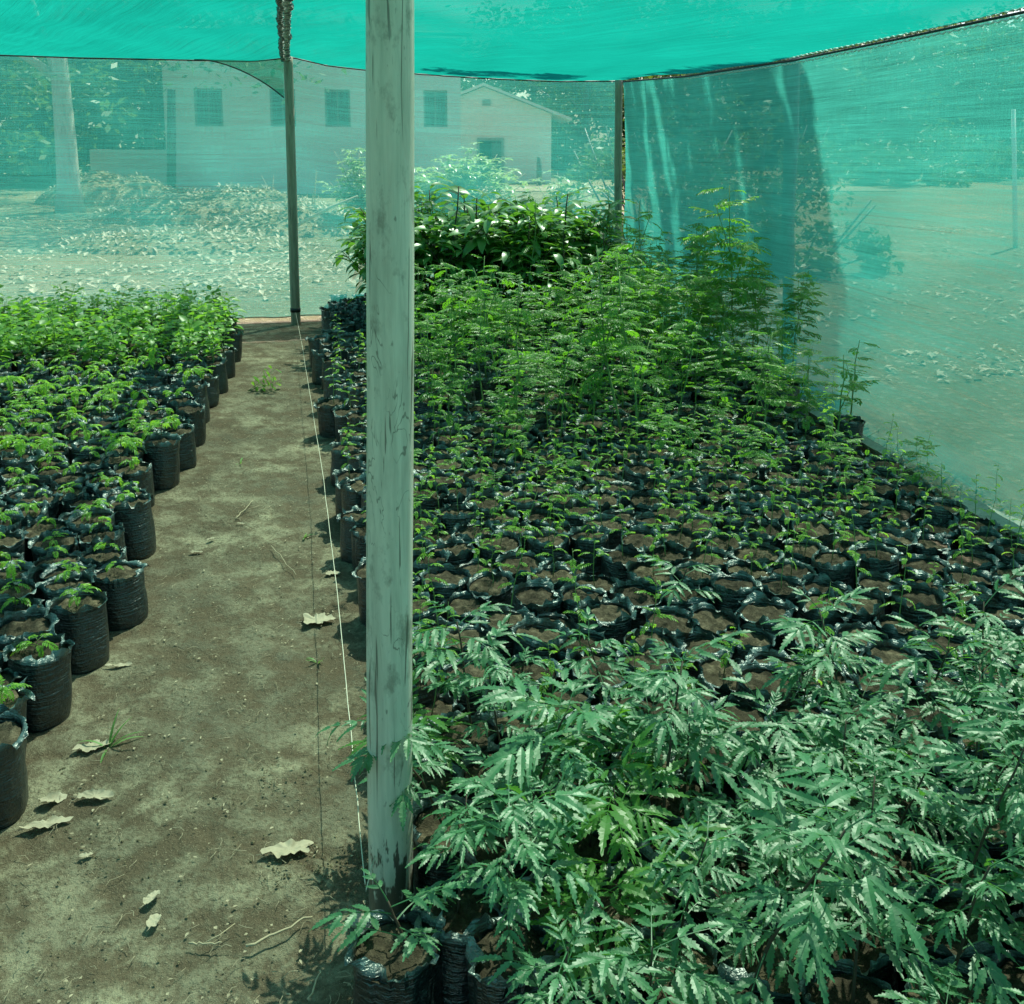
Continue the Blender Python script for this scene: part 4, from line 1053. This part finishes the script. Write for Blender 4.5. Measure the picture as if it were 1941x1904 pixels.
while len(cs) < 150:
    u, v = r.uniform(1230, 1590), 60 + 760 * r.random() ** 0.8
    if not inpoly(u + r.gauss(0, 10), v, P1): continue
    if 1320 < u < 1400 and 290 < v < 400: continue
    cs.append(shadowcaster(u, v, r.uniform(6.0, 8.0))); rs.append(r.uniform(0.09, 0.24))
for i in range(17):        # long hanging sprays give the streaks
    ua = 1185 + 20 * i + r.uniform(-8, 8); va = r.uniform(60, 260); vb = va + r.uniform(160, 420); sl_u = r.uniform(0.03, 0.14); k = r.uniform(5.0, 7.5); n_ = int((vb - va) / 14)
    for j in range(n_):
        vv = va + (vb - va) * j / n_; cs.append(shadowcaster(ua + sl_u * (vv - va) + 4 * math.sin(j), vv, k)); rs.append(r.uniform(0.03, 0.085))
for i in range(22):
    q = ST(r.uniform(-1.9, -0.5), r.uniform(0.1, 0.75)); q = Vector((q.x, q.y, 2.2)) + to_sun * r.uniform(2.2, 3.4) - SH
    cs.append(q); rs.append(r.uniform(0.08, 0.2))
me = leafcloud(cs, rs, 52, 0.12, 99); me.materials.append(M['tree']); link('crown', me, shade)

def scrub(u, Y, wd, h, lab, seed, group=None, lsz=0.12):
    rq = random.Random(seed); t = thing('shrub', lab, 'shrub', (bgx(u, Y), Y, 0), group); cs_ = []; rs_ = []; st = MB()
    for i in range(26):
        x, y, z = rq.gauss(0, wd * 0.3), rq.gauss(0, wd * 0.2), h * rq.random() ** 0.8
        cs_.append((x, y, z * max(0.3, 1 - abs(x) / wd))); rs_.append(wd * rq.uniform(0.1, 0.2)); st.tube([(x * 0.3, y * 0.3, 0), (x, y, z * 0.9)], 0.015, 4)
    st.build('stem', M['bark_dark'], t); me_ = leafcloud(cs_, rs_, 110, lsz, seed); me_.materials.append(M['tree']); link('foliage', me_, t)
for i, (u, Y, wd, h, lab) in enumerate(((1230, 14.5, 2.2, 2.0, 'added dark shrub just beyond the corner pole, seen through the right net'), (1330, 13.0, 1.8, 1.3, 'added low dark shrub behind the tallest feathery sapling, beyond the net'),
        (1420, 15.0, 2.4, 2.1, 'added tall dark shrub right behind the leaning trunk beyond the net'), (1500, 12.0, 1.5, 1.1, 'added small dark shrub at the right end of the net shadow'), (1290, 19.0, 3.0, 2.0, 'added farther dark shrub between the corner pole and leaning trunk'))):
    scrub(u, Y, wd, h, lab, 300 + i)  # shrubs added to darken the view through the shadowed net
for i, (u, Y, wd, h) in enumerate(((1590, 44, 5, 1.5), (1680, 36, 3, 0.9), (1760, 50, 7, 1.8), (1850, 40, 4, 1.0), (1930, 48, 6, 1.6), (1130, 42, 3, 1.0))):
    scrub(u, Y, wd, h, f'{ORD[i]} low scrub bush from the left across the far dry field', 320 + i, 'scrub bushes in the dry field', 0.3)
# buildings
def wallbox(mb, A, B, z0, z1, th=0.2):
    A = Vector((A[0], A[1])); B = Vector((B[0], B[1])); d = (B - A).normalized(); n = Vector((-d.y, d.x)) * th
    vs = [(A.x, A.y, z0), (B.x, B.y, z0), (B.x + n.x, B.y + n.y, z0), (A.x + n.x, A.y + n.y, z0)]
    vs += [(x, y, z1) for x, y, z in vs]
    mb.add(vs, [(0, 3, 2, 1), (4, 5, 6, 7), (0, 1, 5, 4), (1, 2, 6, 5), (2, 3, 7, 6), (3, 0, 4, 7)])
hA = Vector((bgx(322, 29.5), 29.5)); hB = Vector((bgx(875, 31), 31.0)); HZ = 4.6
hn = Vector((-(hB - hA).y, (hB - hA).x)).normalized()
house = thing('long_building', 'long pale plastered building with square dark windows, seen through the net', 'building', (0, 0, 0))
wins = [(368, 422, 168, 238), (512, 560, 174, 239), (616, 664, 174, 240), (712, 756, 175, 240), (803, 848, 176, 241)]
segs = []
for (u0, u1, v0, v1) in wins:
    a = on_line(u0, (v0 + v1) / 2, hA, hB); b = on_line(u1, (v0 + v1) / 2, hA, hB)
    s0 = (Vector((a.x, a.y)) - hA).length; s1 = (Vector((b.x, b.y)) - hA).length
    segs.append((s0, s1, on_line((u0 + u1) / 2, v1, hA, hB).z, on_line((u0 + u1) / 2, v0, hA, hB).z))
wl = MB(); hd = (hB - hA).normalized(); LH = (hB - hA).length; zs0 = min(s[2] for s in segs); zs1 = max(s[3] for s in segs)
def hp(s): q = hA + hd * s; return (q.x, q.y)
wallbox(wl, hp(0), hp(LH), 0, zs0); wallbox(wl, hp(0), hp(LH), zs1, HZ)
prev = 0
for (s0, s1, z0, z1) in segs: wallbox(wl, hp(prev), hp(s0), zs0, zs1); prev = s1
wallbox(wl, hp(prev), hp(LH), zs0, zs1)
for sA, in ((0,), (LH,)):
    q = Vector(hp(sA)); q2 = q + hn * 7; q1 = q + hn * 0.2
    if sA: wallbox(wl, (q1.x, q1.y), (q2.x, q2.y), 0, HZ)
    else: wallbox(wl, (q2.x, q2.y), (q1.x, q1.y), 0, HZ)
wl.build('wall', M['plaster'], house, smooth=False)
for (s0, s1, z0, z1) in segs:
    fr = MB(); a, b = Vector(hp(s0)) + hn * 0.06, Vector(hp(s1)) + hn * 0.06; dd = hd * 0.06
    wallbox(fr, a, a + dd, zs0, zs1, 0.06); wallbox(fr, b - dd, b, zs0, zs1, 0.06); wallbox(fr, a + dd, b - dd, zs0, zs0 + 0.06, 0.06); wallbox(fr, a + dd, b - dd, zs1 - 0.06, zs1, 0.06)
    m_ = (a + b) / 2; wallbox(fr, m_ - dd / 3, m_ + dd / 3, zs0 + 0.06, zs1 - 0.06, 0.05)
    wo = fr.build('window', M['frame'], house, smooth=False)
    pn = MB(); wallbox(pn, a + dd + hn * 0.07, b - dd + hn * 0.07, zs0 + 0.06, zs1 - 0.06, 0.02); pn.build('pane', M['dark_open'], wo, smooth=False)
rf = MB(); qa, qb = hA - hd * 0.4 - hn * 0.4, hB + hd * 0.3 - hn * 0.4; qc, qd_ = qb + hn * 8, qa + hn * 8
rf.add([(qa.x, qa.y, HZ + 0.02), (qb.x, qb.y, HZ + 0.02), (qc.x, qc.y, HZ + 0.9), (qd_.x, qd_.y, HZ + 0.9), (qa.x, qa.y, HZ + 0.12), (qb.x, qb.y, HZ + 0.12), (qc.x, qc.y, HZ + 1.0), (qd_.x, qd_.y, HZ + 1.0)], [(0, 3, 2, 1), (4, 5, 6, 7), (0, 1, 5, 4), (1, 2, 6, 5), (2, 3, 7, 6), (3, 0, 4, 7)])
rf.build('roof', M['roofsheet'], house, smooth=False)
# gabled building
GY = 38.0
gl, gr_ = bgx(872, GY) - 1.6, bgx(1044, GY); zE = at_depth(1044, 216, GY).z; zA = at_depth(925, 165, GY).z; xa = bgx(918, GY)
gab = thing('gabled_building', 'small pale building with sloping gable roof and a dark doorway', 'building')
dx0, dx1 = bgx(905, GY), bgx(955, GY); dz = at_depth(930, 262, GY).z
mb = MB(); xw0 = 2 * xa - gr_
def prism(mb, poly, y0, y1):
    n = len(poly); vs = [(x, y0, z) for x, z in poly] + [(x, y1, z) for x, z in poly]
    mb.add(vs, [tuple(range(n)), tuple(range(n, 2 * n))[::-1]] + [(k, n + k, n + (k + 1) % n, (k + 1) % n) for k in range(n)])
prism(mb, [(xw0, 0), (dx0, 0), (dx0, dz), (xw0, dz)], GY, GY + 0.2); prism(mb, [(dx1, 0), (gr_, 0), (gr_, dz), (dx1, dz)], GY, GY + 0.2)
prism(mb, [(xw0, dz), (gr_, dz), (gr_, zE), (xa, zA), (xw0, zE)], GY, GY + 0.2)
mb.box((gr_ - 0.1, GY + 3.2, zE / 2), (0.2, 6, zE)); mb.box((xw0 + 0.1, GY + 3.2, zE / 2), (0.2, 6, zE)); mb.box(((xw0 + gr_) / 2, GY + 6.3, zE / 2), (gr_ - xw0, 0.2, zE))
mb.build('wall', M['brick'], gab, smooth=False)
rf = MB(); sl_ = (zA - zE) / (gr_ - xa)
for sg in (1, -1):
    xe = xa + sg * (gr_ - xa + 0.75); ze = zA - sl_ * (gr_ - xa + 0.75)
    vs = [(xa, GY - 0.35, zA + 0.03), (xe, GY - 0.35, ze + 0.03), (xe, GY + 6.8, ze + 0.03), (xa, GY + 6.8, zA + 0.03)]; vs += [(x, y, z + 0.1) for x, y, z in vs]
    rf.add(vs, [(0, 3, 2, 1), (4, 5, 6, 7), (0, 1, 5, 4), (1, 2, 6, 5), (2, 3, 7, 6), (3, 0, 4, 7)])
rf.build('roof', M['roofsheet'], gab, smooth=False)
fr = MB(); fr.box((dx0 + 0.05, GY - 0.02, dz / 2), (0.1, 0.1, dz)); fr.box((dx1 - 0.05, GY - 0.02, dz / 2), (0.1, 0.1, dz)); fr.box(((dx0 + dx1) / 2, GY - 0.02, dz - 0.05), (dx1 - dx0 - 0.2, 0.1, 0.1))
do = fr.build('doorway', M['frame'], gab, smooth=False); pn = MB(); pn.box(((dx0 + dx1) / 2 + 0.25, GY + 0.12, dz / 2 - 0.05), ((dx1 - dx0) - 0.6, 0.04, dz - 0.12)); pn.build('door_leaf', M['dark_open'], do, smooth=False)
vt = MB(); q = at_depth(922, 195, GY); vt.box((q.x, GY - 0.01, q.z), (0.3, 0.06, 0.22)); vt.build('vent', M['frame'], gab, smooth=False)
# pole at the building corner, pale low wall in the shade, far wall
def opost(u, v, vtop, r_, label, mat='bark_dark', name='post', cat='post', lean=0):
    b = G(u, v); tp = at_depth(u + lean, vtop, b.y); mb = MB()
    mb.tube([(0, 0, -0.02), ((tp.x - b.x) * 0.5, 0, tp.z * 0.5), (tp.x - b.x, 0, tp.z)], [r_, r_ * 0.95, r_ * 0.85], 10); tag(mb.build(name, M[mat], loc=(b.x, b.y, 0)), label, cat)
opost(325, 372, 170, 0.13, 'dark post standing at the left corner of the long building')
opost(1022, 352, 298, 0.1, 'stubby dark post before the gabled building')
opost(1925, 470, 208, 0.035, 'thin white pole leaning outside the right net', 'paint_white', 'thin_pole', 'pole', -4)
mb = MB(); a = G(250, 338); mb.box((0, 0, 0.65), (3.4, 0.2, 1.3)); ow = mb.build('low_wall', M['plaster'], smooth=False, loc=(bgx(285, 31), 31, 0)); tag(ow, 'pale low wall in shade between the left tree and long building', 'wall')
mb = MB(); mb.box((0, 0, 0.45), (70, 0.25, 0.9)); ow = mb.build('low_wall', M['plaster'], smooth=False, loc=(38, 80, 0)); tag(ow, 'long pale wall far away along the edge of the dry field', 'wall')
mb = MB(); mb.box((0, 0, 0.012), (16, 3.0, 0.02)); tag(mb.build('road', M['sandtrack'], smooth=False, loc=(4, 33, 0)), kind='structure')

# heaps of dry leaves
def heap(u, v, rx, ry, h, label, seed, nleaf=900, lsz=0.11):
    q = G(u, v); t = thing('leaf_heap', label, 'leaf heap', (q.x, q.y, 0)); n, m = 40, 12; vs = [(0, 0, h)]; fs = []
    def hz_(x, y): rr = math.hypot(x / rx, y / ry); return h * max(0, (1 - rr * rr)) ** 0.8 * (1 + 0.25 * nz(x * 1.5 + seed, y * 1.5, 0))
    for j in range(1, m + 1):
        for k in range(n): a_ = 2 * PI * k / n; x, y = rx * j / m * math.cos(a_), ry * j / m * math.sin(a_); vs.append((x, y, hz_(x, y) + 0.03 * nz(x * 6, y * 6, seed) - 0.02 * (j == m)))
    for k in range(n): fs.append((0, 1 + k, 1 + (k + 1) % n))
    for j in range(m - 1):
        for k in range(n): fs.append((1 + j * n + k, 1 + (j + 1) * n + k, 1 + (j + 1) * n + (k + 1) % n, 1 + j * n + (k + 1) % n))
    mb = MB(); mb.add(vs, fs); mb.build('mound', M['ground'], t)
    rg = random.Random(seed); lf = MB()
    for i in range(nleaf):
        a_ = rg.uniform(0, 6.28); rr = rg.random() ** 0.5; x, y = rx * rr * math.cos(a_), ry * rr * math.sin(a_)
        blade(lf, (x, y, hz_(x, y) + 0.02), dirv(rg.uniform(0, 6.28), rg.uniform(-0.3, 0.9)), UP, lsz * rg.uniform(0.5, 1.4), lsz * 0.22, rg.uniform(-0.5, 1), 0.3, 3)
    lf.build('litter', M['dry'], t, smooth=False)
heap(210, 385, 1.9, 1.4, 0.75, 'rounded mound of earth and leaves beside the pale tree trunk', 1, 500)
heap(420, 415, 2.6, 1.8, 0.62, 'wide heap of dry leaves before the long building', 2, 1500)
heap(545, 440, 1.6, 1.2, 0.4, 'low leaf heap behind the far left pole', 3, 800)
heap(330, 470, 2.0, 1.0, 0.22, 'flattened leaf heap in front of the wide one', 4, 700)
# leaf litter
def litter(name, n, box, size, seed, label, dens=None):
    rg = np.random.default_rng(seed); lf = MB(); rr = random.Random(seed)
    k = 0
    while k < n:
        u, v = rr.uniform(box[0], box[1]), rr.uniform(box[2], box[3]) 
        y = box[4] + (box[5] - box[4]) * rr.random() ** 1.0; x = bgx(u, y)
        k += 1
        if dens and nz(x * 0.45, y * 0.45, 3) + 0.5 * nz(x * 1.6, y * 1.6, 8) < rr.uniform(-0.25, 0.55): continue
        leafl = size * (0.35 + 1.5 * rr.random() ** 2.2)
        blade(lf, (x, y, 0.012), dirv(rr.uniform(0, 6.28), rr.uniform(-0.05, 0.5)), UP, leafl, leafl * rr.uniform(0.12, 0.36), rr.uniform(-0.3, 0.9), 0.35, 2)
    tag(lf.build(name, M['dry'], smooth=False), label, kind='stuff')
litter('leaf_litter', 15000, (-60, 1180, 0, 1, 9.9, 21), 0.085, 5, 'pale dry leaves littering the ground beyond the far net', True)
litter('leaf_litter', 9000, (1150, 2050, 0, 1, 6.5, 19), 0.06, 6, 'pale dry leaves and straw littering the field beyond the right net', True)
# bush behind the far net
def bush(u, v, wdt, h, label, seed, nst, leafs):
    q = G(u, v); t = thing('bush', label, 'bush', (q.x, q.y, 0)); rg = random.Random(seed); st = MB(); fo = MB()
    for i in range(nst):
        a_ = rg.uniform(0, 6.28); sp = wdt / 2 * rg.uniform(0.2, 1.0); hh = h * rg.uniform(0.55, 1.0) * (1.1 - 0.35 * sp / (wdt / 2))
        e = Vector((math.cos(a_) * sp, math.sin(a_) * sp * 0.5, hh)); pts = [Vector((e.x * f ** 1.3, e.y * f ** 1.3, hh * f ** 0.85)) + Vector((rg.uniform(-.04, .04), 0, 0)) for f in [k / 6 for k in range(7)]]
        st.tube(pts, [0.016 - 0.002 * k for k in range(7)], 5)
        for j in range(leafs):
            f = rg.uniform(0.3, 1); p = interp(pts, f) + Vector((rg.gauss(0, 0.1), rg.gauss(0, 0.1), rg.gauss(0, 0.06))); a2 = rg.uniform(0, 6.28)
            for m_ in range(4): blade(fo, p, dirv(a2 + m_ * 1.57 + rg.uniform(-.3, .3), rg.uniform(-0.4, 0.4)), UP, rg.uniform(0.09, 0.17), 0.03, 0.5, 0.25, 3)
    st.build('stem', M['dead_stem'], t); fo.build('foliage', M['bush'], t, smooth=False)
bush(860, 455, 3.3, 1.55, 'broad shrub with glinting leaves in front of the gabled building', 1, 46, 24)
bush(690, 440, 1.6, 1.7, 'narrower glinting shrub just left of the thick pole', 2, 16, 18)
bush(1060, 445, 1.2, 1.2, 'small thin shrub below the gabled building corner', 3, 9, 12)
# dead stalks
def stalks(u, v, n, spread, h, label, seed):
    q = G(u, v); rg = random.Random(seed); t = thing('dry_stalks', label, 'dry stalks', (q.x, q.y, 0)); 
    for i in range(n):
        mb = MB(); x, y = rg.gauss(0, spread), rg.gauss(0, spread * 0.5); hh = h * rg.uniform(0.4, 1); lx, ly = rg.gauss(0, 0.35) * hh, rg.gauss(0, 0.3) * hh
        mb.tube([(x, y, -0.01), (x + lx * 0.4, y + ly * 0.4, hh * 0.55), (x + lx, y + ly, hh)], [0.012, 0.009, 0.005], 5)
        mb.build('stalk', M['dead_stem'], t)
stalks(610, 432, 16, 0.7, 1.1, 'dry grey stalks standing left of the glinting shrub', 1)
stalks(980, 440, 14, 0.8, 1.0, 'dry stalks tangled at the right foot of the broad shrub', 2)
def stick(u0, v0, z0, u1, v1, z1, Y, rad, label):
    a = at_depth(u0, v0, Y); b = at_depth(u1, v1, Y); a.z = max(a.z, rad); b.z = max(b.z, rad)
    mb = MB(); m_ = a.lerp(b, 0.5) + Vector((0.05, 0.1, 0.06)); o_ = Vector((a.x, a.y, 0)); mb.tube([a - o_, m_ - o_, b - o_], [rad, rad * 0.8, rad * 0.5], 6)
    tag(mb.build('branch', M['dead_stem'], loc=o_), label, 'branch')
stick(560, 430, 0, 678, 372, 0, 15.5, 0.028, 'pale bare branch slanting up left of the thick pole')
stick(1000, 420, 0, 1150, 360, 0, 15.5, 0.018, 'thin bare branch arching toward the corner pole')
